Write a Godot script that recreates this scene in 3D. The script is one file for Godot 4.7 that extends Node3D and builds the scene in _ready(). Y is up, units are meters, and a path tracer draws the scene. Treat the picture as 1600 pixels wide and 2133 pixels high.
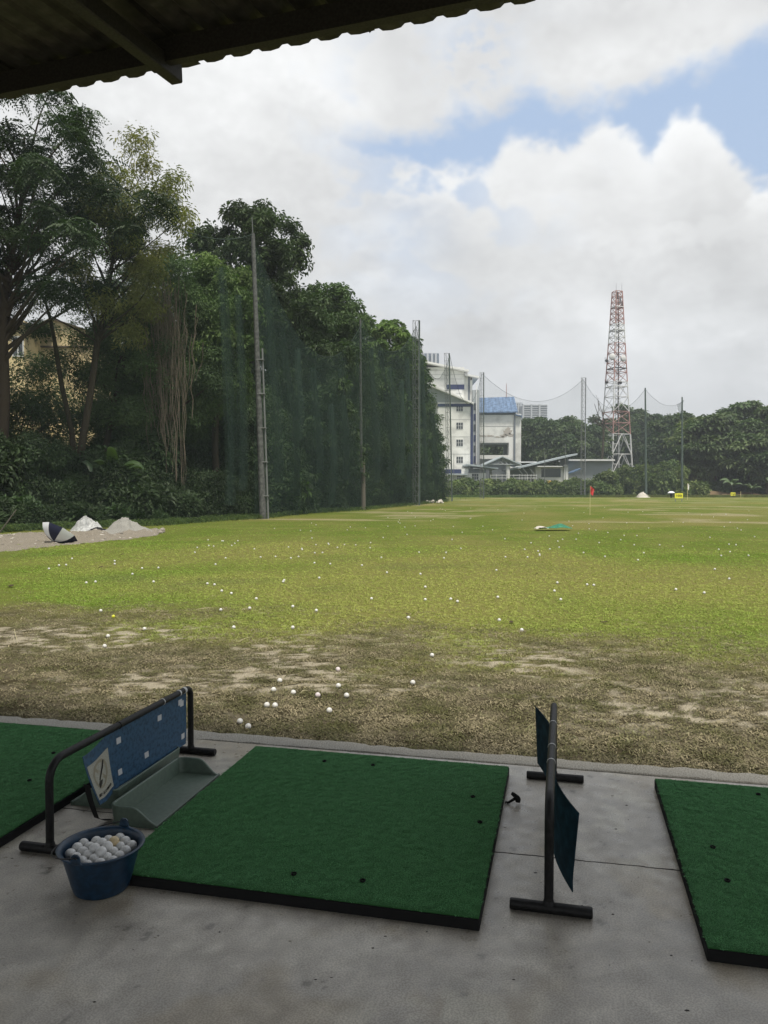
extends Node3D
# A golf driving bay under an open shed, looking over the range.
# World: x to the right, y up, -z along the camera's heading. The tee line is turned by A against it.

const FOCAL := 1602.0            # focal length of the photograph in its own pixels
const EYE := 1.6
const PITCH := 0.030889          # camera looks down by 1.77 degrees
const A := 0.229836              # the tee line is turned 13.2 degrees
const SKY_LEVEL := 0.372           # brightness of the clouds before exposure
const G := -0.03                 # level of the turf

var rng := RandomNumberGenerator.new()
var used := {}
var M := {}
var nz := FastNoiseLite.new()
var nzb := FastNoiseLite.new()

# ---------------------------------------------------------------- pixels to places
func ray(px: float, py: float) -> Vector3:
	var v := Vector3((px - 800.0) / FOCAL, -(py - 1066.5) / FOCAL, -1.0)
	return v.rotated(Vector3.RIGHT, -PITCH)

func on_ground(px: float, py: float, h := G) -> Vector3:
	var r := ray(px, py)
	return r * ((h - EYE) / r.y) + Vector3(0, EYE, 0)

func at_depth(px: float, py: float, d: float) -> Vector3:
	var r := ray(px, py)
	return r * (d / -r.z) + Vector3(0, EYE, 0)

func px_x(px: float, d: float) -> float:
	return at_depth(px, 1017, d).x

func px_y(py: float, d: float) -> float:
	return at_depth(800, py, d).y

func tee(x: float, y: float, d: float) -> Vector3:
	return Vector3(x * cos(A) + d * sin(A), y, x * sin(A) - d * cos(A))

func tee_d(p: Vector3) -> float:
	return p.x * sin(A) - p.z * cos(A)

func tee_x(p: Vector3) -> float:
	return p.x * cos(A) + p.z * sin(A)

# ---------------------------------------------------------------- meshes
class Shape:
	var v := PackedVector3Array()
	var c := PackedColorArray()
	var uv := PackedVector2Array()
	var ix := PackedInt32Array()
	func tri(a: Vector3, b: Vector3, d: Vector3) -> void:
		var n := v.size()
		v.append(a); v.append(b); v.append(d)
		ix.append(n); ix.append(n + 1); ix.append(n + 2)
	func tri_out(a: Vector3, b: Vector3, d: Vector3, ref: Vector3) -> void:
		if (d - a).cross(b - a).dot((a + b + d) / 3.0 - ref) < 0.0:
			tri(a, d, b)
		else:
			tri(a, b, d)
	func quad(a: Vector3, b: Vector3, d: Vector3, e: Vector3) -> void:
		tri(a, b, d); tri(a, d, e)
	func quad_out(a: Vector3, b: Vector3, d: Vector3, e: Vector3, ref: Vector3) -> void:
		tri_out(a, b, d, ref); tri_out(a, d, e, ref)
	func box(at: Vector3, size: Vector3, basis := Basis.IDENTITY, bevel := 0.0) -> void:
		var h := size / 2.0
		if bevel <= 0.0:
			var p := []
			for i in 8:
				p.append(at + basis * Vector3(h.x * (1 if i & 1 else -1), h.y * (1 if i & 2 else -1), h.z * (1 if i & 4 else -1)))
			for f in [[0, 1, 3, 2], [4, 5, 7, 6], [0, 1, 5, 4], [2, 3, 7, 6], [0, 2, 6, 4], [1, 3, 7, 5]]:
				quad_out(p[f[0]], p[f[1]], p[f[2]], p[f[3]], at)
			return
		# chamfered: 24 corners, three for each corner of the box
		var q := []
		for i in 8:
			var s := Vector3(1 if i & 1 else -1, 1 if i & 2 else -1, 1 if i & 4 else -1)
			var row := []
			for ax in 3:
				var w := Vector3(h.x - bevel, h.y - bevel, h.z - bevel)
				w[ax] = h[ax]
				row.append(at + basis * (w * s))
			q.append(row)
			tri_out(row[0], row[1], row[2], at)
		for f in [[0, 1, 3, 2, 2], [4, 5, 7, 6, 2], [0, 1, 5, 4, 1], [2, 3, 7, 6, 1], [0, 2, 6, 4, 0], [1, 3, 7, 5, 0]]:
			quad_out(q[f[0]][f[4]], q[f[1]][f[4]], q[f[2]][f[4]], q[f[3]][f[4]], at)
		for e in [[0, 1, 0], [2, 3, 0], [4, 5, 0], [6, 7, 0], [0, 2, 1], [1, 3, 1], [4, 6, 1], [5, 7, 1], [0, 4, 2], [1, 5, 2], [2, 6, 2], [3, 7, 2]]:
			var o := [0, 1, 2]
			o.erase(e[2])
			quad_out(q[e[0]][o[0]], q[e[1]][o[0]], q[e[1]][o[1]], q[e[0]][o[1]], at)
	func ring(at: Vector3, side: Vector3, up: Vector3, r: float, n: int) -> int:
		var first := v.size()
		for k in n:
			var t := TAU * k / n
			v.append(at + (side * cos(t) + up * sin(t)) * r)
		return first
	func tube(pts: Array, radii: Array, n := 8, caps := true) -> void:
		var side := Vector3.ZERO
		var last := -1
		for i in pts.size():
			var dir: Vector3 = (pts[mini(i + 1, pts.size() - 1)] - pts[maxi(i - 1, 0)]).normalized()
			if side == Vector3.ZERO:
				side = dir.cross(Vector3.UP if absf(dir.y) < 0.9 else Vector3.RIGHT).normalized()
			side = (side - dir * side.dot(dir)).normalized()
			var r: float = radii[mini(i, radii.size() - 1)]
			var first := ring(pts[i], side, dir.cross(side), r, n)
			if last >= 0:
				for k in n:
					var k2 := (k + 1) % n
					ix.append_array([last + k, last + k2, first + k2, last + k, first + k2, first + k])
			last = first
			if caps and (i == 0 or i == pts.size() - 1):
				var m := v.size()
				v.append(pts[i])
				for k in n:
					v.append(v[first + k])
				for k in n:
					var a := m + 1 + k
					var b := m + 1 + (k + 1) % n
					if i == 0:
						ix.append_array([m, b, a])
					else:
						ix.append_array([m, a, b])
	func bar(a: Vector3, b: Vector3, r: float, n := 4) -> void:
		tube([a, b], [r], n, false)
	func lathe(prof: Array, n := 32, at := Vector3.ZERO) -> void:
		var last := -1
		for p in prof:
			var first := ring(at + Vector3(0, p.y, 0), Vector3.RIGHT, Vector3.FORWARD, maxf(p.x, 0.0001), n)
			if last >= 0:
				for k in n:
					var k2 := (k + 1) % n
					ix.append_array([last + k, first + k, first + k2, last + k, first + k2, last + k2])
			last = first
	func grid(nu: int, nv: int, f: Callable) -> void:
		var first := v.size()
		for j in nv + 1:
			for i in nu + 1:
				v.append(f.call(float(i) / nu, float(j) / nv))
				uv.append(Vector2(float(i) / nu, float(j) / nv))
		for j in nv:
			for i in nu:
				var a := first + j * (nu + 1) + i
				ix.append_array([a, a + 1, a + nu + 2, a, a + nu + 2, a + nu + 1])
	func prism(poly: PackedVector2Array, place: Callable) -> void:
		# place.call(point, 0 or 1) gives the two ends of an outline
		var t := Geometry2D.triangulate_polygon(poly)
		var mid := Vector3.ZERO
		for p in poly:
			mid += (place.call(p, 0) + place.call(p, 1)) / (2.0 * poly.size())
		for i in range(0, t.size(), 3):
			for e in 2:
				var far: Vector3 = place.call(poly[t[i]], 1 - e)
				tri_out(place.call(poly[t[i]], e), place.call(poly[t[i + 1]], e), place.call(poly[t[i + 2]], e), far)
		for i in poly.size():
			var j := (i + 1) % poly.size()
			quad_out(place.call(poly[i], 0), place.call(poly[j], 0), place.call(poly[j], 1), place.call(poly[i], 1), mid)
	func mesh() -> ArrayMesh:
		var n := PackedVector3Array()
		n.resize(v.size())
		for i in range(0, ix.size(), 3):
			var w := (v[ix[i + 2]] - v[ix[i]]).cross(v[ix[i + 1]] - v[ix[i]])
			n[ix[i]] += w; n[ix[i + 1]] += w; n[ix[i + 2]] += w
		for i in n.size():
			n[i] = n[i].normalized() if n[i].length_squared() > 1e-20 else Vector3.UP
		var arr := []
		arr.resize(Mesh.ARRAY_MAX)
		arr[Mesh.ARRAY_VERTEX] = v
		arr[Mesh.ARRAY_NORMAL] = n
		arr[Mesh.ARRAY_INDEX] = ix
		if c.size() == v.size():
			arr[Mesh.ARRAY_COLOR] = c
		if uv.size() == v.size():
			arr[Mesh.ARRAY_TEX_UV] = uv
		var m := ArrayMesh.new()
		m.add_surface_from_arrays(Mesh.PRIMITIVE_TRIANGLES, arr)
		return m

# ---------------------------------------------------------------- nodes
func numbered(called: String) -> String:
	if not used.has(called):
		used[called] = 0
		return called
	used[called] += 1
	return "%s_%03d" % [called, used[called]]

func tag(o: Node3D, label := "", category := "", group := "", kind := "") -> Node3D:
	if label: o.set_meta("label", label)
	if category: o.set_meta("category", category)
	if group: o.set_meta("group", group)
	if kind: o.set_meta("kind", kind)
	return o

func thing(called: String, label: String, category: String, at := Vector3.ZERO, turn := 0.0, group := "") -> Node3D:
	var o := Node3D.new()
	o.name = numbered(called)
	add_child(o)
	o.position = at
	o.rotation.y = turn
	tag(o, label, category, group)
	return o

func put(called: String, m: Mesh, mat: Material, parent: Node3D = null) -> MeshInstance3D:
	var o := MeshInstance3D.new()
	o.mesh = m
	o.material_override = mat
	if parent == null:
		o.name = numbered(called)
		add_child(o)
	else:
		o.name = called
		parent.add_child(o, true)
	return o

func obj(called: String, s: Shape, mat: Material, parent: Node3D = null) -> MeshInstance3D:
	return put(called, s.mesh(), mat, parent)

func copies(called: String, m: Mesh, mat: Material, buf: PackedFloat32Array, parent: Node3D = null) -> MultiMeshInstance3D:
	var mm := MultiMesh.new()
	mm.transform_format = MultiMesh.TRANSFORM_3D
	mm.use_colors = true
	mm.mesh = m
	mm.instance_count = buf.size() / 16
	mm.buffer = buf
	var o := MultiMeshInstance3D.new()
	o.multimesh = mm
	o.material_override = mat
	if parent == null:
		o.name = numbered(called)
		add_child(o)
	else:
		o.name = called
		parent.add_child(o, true)
	return o

func push(buf: PackedFloat32Array, b: Basis, o: Vector3, col: Color) -> void:
	buf.append_array(PackedFloat32Array([b.x.x, b.y.x, b.z.x, o.x, b.x.y, b.y.y, b.z.y, o.y, b.x.z, b.y.z, b.z.z, o.z, col.r, col.g, col.b, 1.0]))

# ---------------------------------------------------------------- materials
func lin(r: float, g: float, b: float) -> Color:
	return Color(r, g, b).linear_to_srgb()

func mat(called: String, col: Color, rough := 0.8, metal := 0.0, spec := 0.4) -> StandardMaterial3D:
	var m := StandardMaterial3D.new()
	m.resource_name = called
	m.albedo_color = col
	m.roughness = rough
	m.metallic = metal
	m.metallic_specular = spec
	m.cull_mode = BaseMaterial3D.CULL_DISABLED
	M[called] = m
	return m

func noise_tex(size: int, freq: float, lo: float, hi: float, seed_: int, kind := FastNoiseLite.TYPE_SIMPLEX, octaves := 4, mid := -1.0) -> NoiseTexture2D:
	var n := FastNoiseLite.new()
	n.seed = seed_
	n.noise_type = kind
	n.frequency = freq
	n.fractal_octaves = octaves
	var t := NoiseTexture2D.new()
	t.width = size
	t.height = size
	t.seamless = true
	t.noise = n
	var g := Gradient.new()
	g.set_color(0, Color(lo, lo, lo))
	g.set_color(1, Color(hi, hi, hi))
	if mid >= 0.0:
		g.add_point(0.5, Color(mid, mid, mid))
	t.color_ramp = g
	return t

func surfaced(m: StandardMaterial3D, tex: Texture2D, scale: float, bump: Texture2D = null, depth := 0.0, world := true) -> StandardMaterial3D:
	m.albedo_texture = tex
	m.uv1_triplanar = true
	m.uv1_world_triplanar = world
	m.uv1_scale = Vector3.ONE * scale
	if bump:
		m.heightmap_enabled = true
		m.heightmap_texture = bump
		m.heightmap_scale = depth
	return m

func make_materials() -> void:
	var grain := noise_tex(512, 0.05, 0.62, 1.0, 3, FastNoiseLite.TYPE_SIMPLEX, 5)
	var fine := noise_tex(512, 0.12, 0.45, 1.0, 4, FastNoiseLite.TYPE_SIMPLEX, 4)
	var rough := noise_tex(512, 0.06, 0.0, 1.0, 5, FastNoiseLite.TYPE_SIMPLEX, 5)
	var blot := noise_tex(512, 0.012, 0.55, 1.0, 6, FastNoiseLite.TYPE_SIMPLEX, 5)
	var cells := noise_tex(256, 0.075, 0.0, 1.0, 7, FastNoiseLite.TYPE_CELLULAR, 1)
	var m := mat("concrete", Color.WHITE, 0.50, 0.0, 0.55)
	m.vertex_color_use_as_albedo = true
	surfaced(m, noise_tex(1024, 0.07, 0.70, 1.0, 11, FastNoiseLite.TYPE_SIMPLEX, 6), 1.3, noise_tex(512, 0.05, 0.0, 1.0, 12, FastNoiseLite.TYPE_SIMPLEX, 5), 0.02)
	m.roughness_texture = noise_tex(512, 0.012, 0.45, 1.0, 13, FastNoiseLite.TYPE_SIMPLEX, 5)
	m = mat("kerb", lin(0.58, 0.55, 0.48), 0.9)
	surfaced(m, grain, 3.0, rough, 0.6)
	m = mat("turf_ground", Color.WHITE, 0.95, 0.0, 0.1)
	m.vertex_color_use_as_albedo = true
	surfaced(m, noise_tex(1024, 0.09, 0.6, 1.0, 14, FastNoiseLite.TYPE_SIMPLEX, 5), 0.8, noise_tex(512, 0.1, 0.0, 1.0, 15, FastNoiseLite.TYPE_SIMPLEX, 5), 2.0)
	m = mat("earth", lin(0.07, 0.075, 0.035), 1.0, 0.0, 0.1)
	surfaced(m, grain, 0.3)
	m = mat("blade", Color.WHITE, 0.7, 0.0, 0.25)
	m.vertex_color_use_as_albedo = true
	m.backlight_enabled = true
	m.backlight = Color(0.55, 0.62, 0.45)
	m = mat("leaf", Color.WHITE, 0.55, 0.0, 0.35)
	m.vertex_color_use_as_albedo = true
	m.backlight_enabled = true
	m.backlight = Color(0.6, 0.7, 0.4)
	m = mat("bark", lin(0.11, 0.09, 0.065), 0.95, 0.0, 0.2)
	surfaced(m, grain, 1.5, rough, 3.0)
	m = mat("vine", lin(0.19, 0.16, 0.125), 0.9, 0.0, 0.2)
	m = mat("mat_turf", lin(0.046, 0.145, 0.050), 0.9, 0.0, 0.2)
	surfaced(m, noise_tex(512, 0.3, 0.7, 1.0, 16, FastNoiseLite.TYPE_SIMPLEX, 2), 6.0, rough, 0.12)
	m = mat("fibre", Color.WHITE, 0.75, 0.0, 0.3)
	m.vertex_color_use_as_albedo = true
	m = mat("rubber", lin(0.012, 0.012, 0.012), 0.9, 0.0, 0.3)
	m = mat("pipe", lin(0.016, 0.0155, 0.0155), 0.55, 0.0, 0.4)
	surfaced(m, noise_tex(256, 0.03, 0.35, 1.0, 17), 4.0, rough, 0.05, false)
	m = mat("blue_vinyl", lin(0.042, 0.108, 0.195), 0.5, 0.0, 0.4)
	surfaced(m, noise_tex(512, 0.03, 0.55, 1.0, 18, FastNoiseLite.TYPE_SIMPLEX, 5, 0.9), 2.0)
	m = mat("dark_vinyl", lin(0.014, 0.046, 0.066), 0.75, 0.0, 0.2)
	surfaced(m, blot, 2.0)
	m = mat("paper", lin(0.56, 0.55, 0.46), 0.8)
	surfaced(m, grain, 6.0)
	m = mat("sticker", lin(0.52, 0.53, 0.54), 0.7)
	m = mat("print_grey", lin(0.27, 0.245, 0.18), 0.8)
	m = mat("print_dark", lin(0.03, 0.028, 0.022), 0.8)
	m = mat("tie", lin(0.6, 0.6, 0.58), 0.5)
	m = mat("tray", lin(0.110, 0.155, 0.120), 0.45, 0.0, 0.5)
	surfaced(m, noise_tex(512, 0.02, 0.84, 1.0, 19, FastNoiseLite.TYPE_SIMPLEX, 6), 2.5)
	m = mat("bucket", lin(0.011, 0.047, 0.098), 0.42, 0.0, 0.5)
	surfaced(m, blot, 4.0, null, 0.0, false)
	m = mat("wire", lin(0.02, 0.02, 0.022), 0.4, 0.3)
	for b in [["ball_white", 0.80, 0.80, 0.78], ["ball_cream", 0.70, 0.56, 0.33], ["ball_yellow", 0.78, 0.80, 0.06], ["ball_pink", 0.78, 0.70, 0.72]]:
		m = mat(b[0], lin(b[1], b[2], b[3]), 0.35, 0.0, 0.5)
		surfaced(m, noise_tex(256, 0.01, 0.82, 1.0, 20), 8.0, cells, -0.09, false)
	m = mat("roof_sheet", lin(0.085, 0.080, 0.062), 0.6, 0.2)
	surfaced(m, noise_tex(512, 0.02, 0.5, 1.0, 21, FastNoiseLite.TYPE_SIMPLEX, 5), 0.7)
	m = mat("roof_steel", lin(0.05, 0.047, 0.04), 0.6, 0.1)
	surfaced(m, grain, 2.0)
	m = mat("shed_wall", lin(0.22, 0.21, 0.19), 0.9)
	m = mat("post_grey", lin(0.17, 0.18, 0.175), 0.7, 0.0, 0.4)
	surfaced(m, noise_tex(512, 0.015, 0.55, 1.0, 22, FastNoiseLite.TYPE_SIMPLEX, 5), 0.5)
	m = mat("post_wood", lin(0.20, 0.185, 0.155), 0.9)
	surfaced(m, grain, 2.0, rough, 1.0)
	m = mat("mast", lin(0.17, 0.18, 0.18), 0.55, 0.1)
	m = mat("post_green", lin(0.07, 0.10, 0.09), 0.6)
	m = mat("rope", lin(0.03, 0.05, 0.04), 0.9)
	m = mat("net", Color(0.25, 0.32, 0.29, 0.30), 0.9, 0.0, 0.1)
	m.transparency = BaseMaterial3D.TRANSPARENCY_ALPHA
	m = mat("net_thin", Color(0.25, 0.32, 0.29, 0.055), 0.9, 0.0, 0.1)
	m.transparency = BaseMaterial3D.TRANSPARENCY_ALPHA
	m = mat("net_pleat", Color(0.25, 0.32, 0.29, 0.15), 0.9, 0.0, 0.1)
	m.transparency = BaseMaterial3D.TRANSPARENCY_ALPHA
	m = mat("net_far", Color(0.25, 0.32, 0.29, 0.12), 0.9, 0.0, 0.1)
	m.transparency = BaseMaterial3D.TRANSPARENCY_ALPHA
	m = mat("net_far_fold", Color(0.25, 0.32, 0.29, 0.4), 0.9, 0.0, 0.1)
	m.transparency = BaseMaterial3D.TRANSPARENCY_ALPHA
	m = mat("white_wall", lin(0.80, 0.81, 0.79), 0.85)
	surfaced(m, noise_tex(512, 0.008, 0.84, 1.0, 23, FastNoiseLite.TYPE_SIMPLEX, 6, 0.97), 0.06)
	m = mat("stained_wall", lin(0.42, 0.39, 0.36), 0.9)
	m = mat("seam", lin(0.35, 0.36, 0.36), 0.9)
	m = mat("navy_wall", lin(0.035, 0.048, 0.12), 0.7)
	m = mat("dark_wall", lin(0.16, 0.18, 0.21), 0.8)
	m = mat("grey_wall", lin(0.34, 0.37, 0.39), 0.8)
	m = mat("blue_roof", lin(0.22, 0.34, 0.56), 0.5)
	surfaced(m, blot, 0.15)
	m = mat("pale_roof", lin(0.42, 0.48, 0.52), 0.5)
	m = mat("fascia", lin(0.7, 0.71, 0.71), 0.6)
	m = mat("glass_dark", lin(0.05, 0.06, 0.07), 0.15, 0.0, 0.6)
	m = mat("frame_white", lin(0.65, 0.66, 0.66), 0.6)
	m = mat("condo", lin(0.50, 0.53, 0.57), 0.8)
	m = mat("condo_glass", lin(0.16, 0.20, 0.25), 0.3)
	m = mat("yellow_wall", lin(0.66, 0.55, 0.32), 0.85)
	surfaced(m, noise_tex(512, 0.012, 0.6, 1.0, 24, FastNoiseLite.TYPE_SIMPLEX, 6, 0.95), 0.1)
	m = mat("brown_trim", lin(0.10, 0.08, 0.06), 0.8)
	m = mat("tower_red", lin(0.40, 0.235, 0.215), 0.7)
	m = mat("tower_white", lin(0.62, 0.63, 0.63), 0.6)
	m = mat("tower_dark", lin(0.06, 0.06, 0.065), 0.7)
	m = mat("sign_yellow", lin(0.80, 0.78, 0.06), 0.5)
	m = mat("sign_black", lin(0.03, 0.03, 0.02), 0.6)
	m = mat("flag_red", lin(0.52, 0.06, 0.06), 0.8)
	m = mat("flag_white", lin(0.72, 0.73, 0.72), 0.8)
	m = mat("pole_yellow", lin(0.62, 0.55, 0.30), 0.6)
	m = mat("cloth_white", lin(0.74, 0.76, 0.80), 0.7)
	m = mat("cloth_navy", lin(0.014, 0.018, 0.045), 0.7)
	m = mat("cloth_black", lin(0.012, 0.012, 0.013), 0.85)
	m = mat("sheet_white", lin(0.72, 0.74, 0.74), 0.45)
	surfaced(m, blot, 1.2, rough, 1.5)
	m = mat("sheet_green", lin(0.05, 0.30, 0.17), 0.6)
	surfaced(m, blot, 1.0, rough, 1.0)
	m = mat("sand", lin(0.68, 0.67, 0.62), 1.0, 0.0, 0.1)
	surfaced(m, fine, 1.5, rough, 3.0)
	m = mat("sand_brown", lin(0.50, 0.45, 0.37), 1.0, 0.0, 0.1)
	surfaced(m, fine, 0.7, rough, 3.0)
	m = mat("rubble", lin(0.52, 0.49, 0.44), 0.95)
	m = mat("dry_leaf", lin(0.05, 0.035, 0.02), 0.8)
	m = mat("straw", lin(0.48, 0.44, 0.26), 0.8)
	m = mat("digger_yellow", lin(0.62, 0.36, 0.03), 0.6)

# ---------------------------------------------------------------- the scene
func _ready() -> void:
	rng.seed = 20240611
	# camera
	var cam := Camera3D.new()
	cam.name = "camera"
	cam.fov = 67.306
	cam.near = 0.05
	cam.far = 4000.0
	cam.position = Vector3(0, EYE, 0)
	cam.rotation.x = -PITCH
	cam.current = true
	add_child(cam)
	# high sun behind thin cloud, at the golfer's back: the roof shades the tees and the strip before the kerb
	var sun_az := deg_to_rad(158.0)
	var sun_el := deg_to_rad(66.0)
	var sun_dir := Vector3(sin(sun_az) * cos(sun_el), sin(sun_el), -cos(sun_az) * cos(sun_el))
	var sun := DirectionalLight3D.new()
	sun.name = "sun"
	sun.light_energy = 0.5
	sun.light_angular_distance = 12.0
	sun.light_color = Color(1.0, 0.965, 0.90)
	sun.shadow_enabled = true
	add_child(sun)
	sun.look_at_from_position(sun_dir * 100.0, Vector3.ZERO)
	var env := Environment.new()
	env.background_mode = Environment.BG_SKY
	env.sky = make_sky(sun_dir)
	env.tonemap_mode = Environment.TONE_MAPPER_LINEAR
	env.tonemap_exposure = 2.7
	env.sdfgi_enabled = true
	env.ssao_enabled = true
	env.ssil_enabled = true
	env.fog_enabled = true
	env.fog_density = 0.0005
	env.fog_light_color = Color(0.90, 0.93, 0.97)
	var we := WorldEnvironment.new()
	we.name = "environment"
	we.environment = env
	add_child(we)
	nz.fractal_octaves = 3
	make_materials()
	make_ground()
	make_floor()
	make_roof()
	make_buildings()
	make_tower()
	make_nets()
	make_plants()
	make_range_things()
	# the bay
	make_mat(-1.80, -0.286, 2.735, 4.295, [Vector2(-1.046, 2.881), Vector2(-0.763, 2.893), Vector2(-0.369, 3.532), Vector2(-0.435, 3.819), Vector2(-1.031, 4.134), Vector2(-1.313, 4.13)], "green turf hitting mat between the two pipe rails")
	make_mat(0.482, 1.99, 2.735, 4.295, [Vector2(0.639, 3.221), Vector2(0.637, 3.512), Vector2(0.969, 4.179)], "green turf hitting mat right of the teal-sheet rail")
	make_mat(-3.95, -2.43, 2.79, 4.345, [Vector2(-2.9, 3.9), Vector2(-2.75, 3.5)], "green turf hitting mat behind the blue sheet, holes near its edge")
	make_rails()
	tray("green plastic ball tray between the blue sheet and the middle mat", -2.10, -1.845, 3.21, 3.90)
	tray("green plastic ball tray half hidden behind the blue sheet", -2.155, -2.415, 3.37, 4.06)
	var ball := SphereMesh.new()
	ball.radius = 0.02135
	ball.height = 0.0427
	ball.radial_segments = 20
	ball.rings = 10
	make_bucket(ball)
	make_balls(ball)
	make_litter()

# ---------------------------------------------------------------- sky
const DECK := [[-5.7, 24.01], [-2.86, 24.32], [0.0, 24.47], [2.5, 24.68], [7.12, 25.41], [8.87, 26.03], [10.61, 26.23], [15.02, 25.44], [18.31, 25.97], [22.08, 26.23], [24.79, 27.15], [26.54, 27.12], [30.67, 27.68], [34.48, 26.22]]      # lower rim of the high deck of cloud: azimuth, elevation in degrees
const HEADS := [[-5.7, 24.12], [-2.86, 23.19], [-1.43, 22.05], [0.0, 22.24], [3.57, 21.89], [5.7, 21.83], [7.47, 21.88], [9.22, 23.6], [11.3, 23.34], [13.34, 23.0], [15.69, 24.12], [17.01, 23.29], [18.95, 21.44], [20.53, 23.53], [21.78, 23.64], [23.6, 21.45], [25.38, 19.42], [26.54, 18.96], [30.67, 17.21], [34.48, 17.08]]     # heads of the cumulus below it
const PUFFS := [[-10.5, 27.0, 9.0, 5.5, 0.11], [-5.7, 26.91, 6.56, 3.63, 0.05], [2.86, 21.04, 3.11, 1.25, 0.07], [-0.36, 18.21, 2.07, 1.65, 0.08], [2.86, 14.84, 1.73, 0.83, 0.1], [-0.36, 15.26, 1.55, 0.83, 0.09], [13.34, 20.54, 5.18, 2.31, 0.05], [21.47, 22.9, 2.07, 1.65, 0.07], [16.02, 23.28, 2.07, 1.49, 0.05], [18.31, 17.03, 4.49, 1.06, 0.07], [23.6, 17.08, 4.14, 0.99, 0.06], [21.78, 10.73, 5.18, 1.32, 0.08], [14.02, 12.86, 2.42, 0.99, 0.05], [26.25, 18.34, 1.38, 0.59, 0.12], [18.95, 27.64, 8.62, 1.98, 0.05], [-7.12, 18.4, 4.14, 1.98, -0.05], [3.57, 11.17, 4.83, 1.98, -0.03], [-6.41, 23.08, 2.76, 3.96, -0.06]]     # single brighter and duller clouds: azimuth, elevation, width, height, how much

func along(table: Array, az: float) -> float:
	for k in table.size() - 1:
		if az <= table[k + 1][0]:
			return lerpf(table[k][1], table[k + 1][1], clampf((az - table[k][0]) / (table[k + 1][0] - table[k][0]), 0.0, 1.0))
	return table[-1][1]

func sky_color(az: float, el: float, sun: Vector3) -> Color:
	var d := Vector3(sin(deg_to_rad(az)) * cos(deg_to_rad(el)), sin(deg_to_rad(el)), -cos(deg_to_rad(az)) * cos(deg_to_rad(el)))
	var q := d * 100.0
	q.y *= 1.4
	var big := nz.get_noise_3dv(q * 3.2)
	var mid := nz.get_noise_3dv(q * 9.0 + Vector3(40, 0, 7))
	var billow := 1.0 - 2.2 * absf(nz.get_noise_3dv(q * 16.0 + Vector3(9, 70, 7)))
	var tiny := nz.get_noise_3dv(q * 55.0 + Vector3(4, 80, 7))
	var gap := 0.0
	var head := -99.0
	if az > -7.0 and az < 36.0:
		var upper := along(DECK, az) + mid * 1.3 + tiny * 0.5
		var lower := along(HEADS, az) + billow * 0.55 + mid * 0.8 + tiny * 0.35
		var left := smoothstep(-7.0, 1.5, az + mid * 2.0) * (1.0 - smoothstep(31.0, 36.0, az))
		gap = smoothstep(-1.2, 1.0, upper - el) * smoothstep(-0.8, 0.8, el - lower) * left
		head = lower - el
		# thin places below and above it
		gap = maxf(gap, 0.45 * exp(-pow((az - 1.2 + mid * 2.0) / 3.2, 2.0) - pow((el - 18.0 + mid * 2.0) / 3.0, 2.0)) * clampf(1.0 - billow * 0.4, 0, 1))
		gap = maxf(gap, 0.55 * exp(-pow((az - 6.6) / 2.8, 2.0) - pow((el - 28.6) / 2.4, 2.0)) * clampf(0.6 + mid * 2.0 + tiny * 1.4, 0.0, 1.0))
		# the cloud is thin and broken round the opening
		var thin := exp(-pow((az - 3.5) / 7.0, 2.0) - pow((el - 22.0) / 7.0, 2.0))
		gap = maxf(gap, 0.75 * thin * smoothstep(-0.02, 0.30, mid + tiny * 0.12 - big * 0.3))
	# openings of the same sort in the rest of the sky
	var off := maxf(clampf((absf(az - 14.0) - 22.0) / 10.0, 0.0, 1.0), clampf((el - 38.0) / 8.0, 0.0, 1.0))
	if off > 0.0 and not (az > -40.0 and az < 0.0 and el < 40.0):
		gap = maxf(gap, off * smoothstep(0.16, 0.42, nzb.get_noise_3dv(d * 150.0) + mid * 0.2) * clampf((el - 9.0) / 10.0, 0.0, 1.0))
	var lum := 0.795 + big * 0.12 + mid * 0.11 + tiny * 0.035 + (billow - 0.5) * 0.022
	if head > -1.0:
		# heads catch the light, bellies go grey
		lum += (0.085 * (1.0 - smoothstep(0.2, 3.2, head)) - 0.06 * smoothstep(3.0, 7.0, head) * (1.0 - smoothstep(8.0, 14.0, head))) * smoothstep(-1.0, 9.0, az + mid * 3.0)
	for p in PUFFS:
		var a: float = (az - p[0] + mid * 1.6 + tiny * 0.5) / p[2]
		var e: float = (el - p[1] + billow * 0.5 + tiny * 0.4) / p[3]
		var r := a * a + e * e
		if r < 6.0:
			lum += p[4] * smoothstep(1.7, 0.25, r) * (0.75 + 0.45 * clampf(e, -1.0, 1.0))
	lum = lerpf(0.745, lum, smoothstep(0.0, 14.0, el) * 0.7 + 0.3)
	var ang := rad_to_deg(acos(clampf(d.dot(sun), -1.0, 1.0)))
	lum += 0.20 * exp(-pow(ang / 25.0, 2.0)) + 0.4 * exp(-pow(ang / 9.0, 2.0))
	var low := 1.0 - smoothstep(3.0, 20.0, el)
	var cloud := Color(lum * 0.99, lum, lum * 1.005).lerp(Color(lum * 0.965, lum * 1.0, lum * 1.035), low * 0.8)
	var h := clampf(1.0 - el / 45.0, 0.0, 1.0)
	var blue := Color(0.42, 0.56, 0.79).lerp(Color(0.56, 0.67, 0.82), h * h * 0.8)
	return cloud.lerp(blue, gap) * SKY_LEVEL

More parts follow.
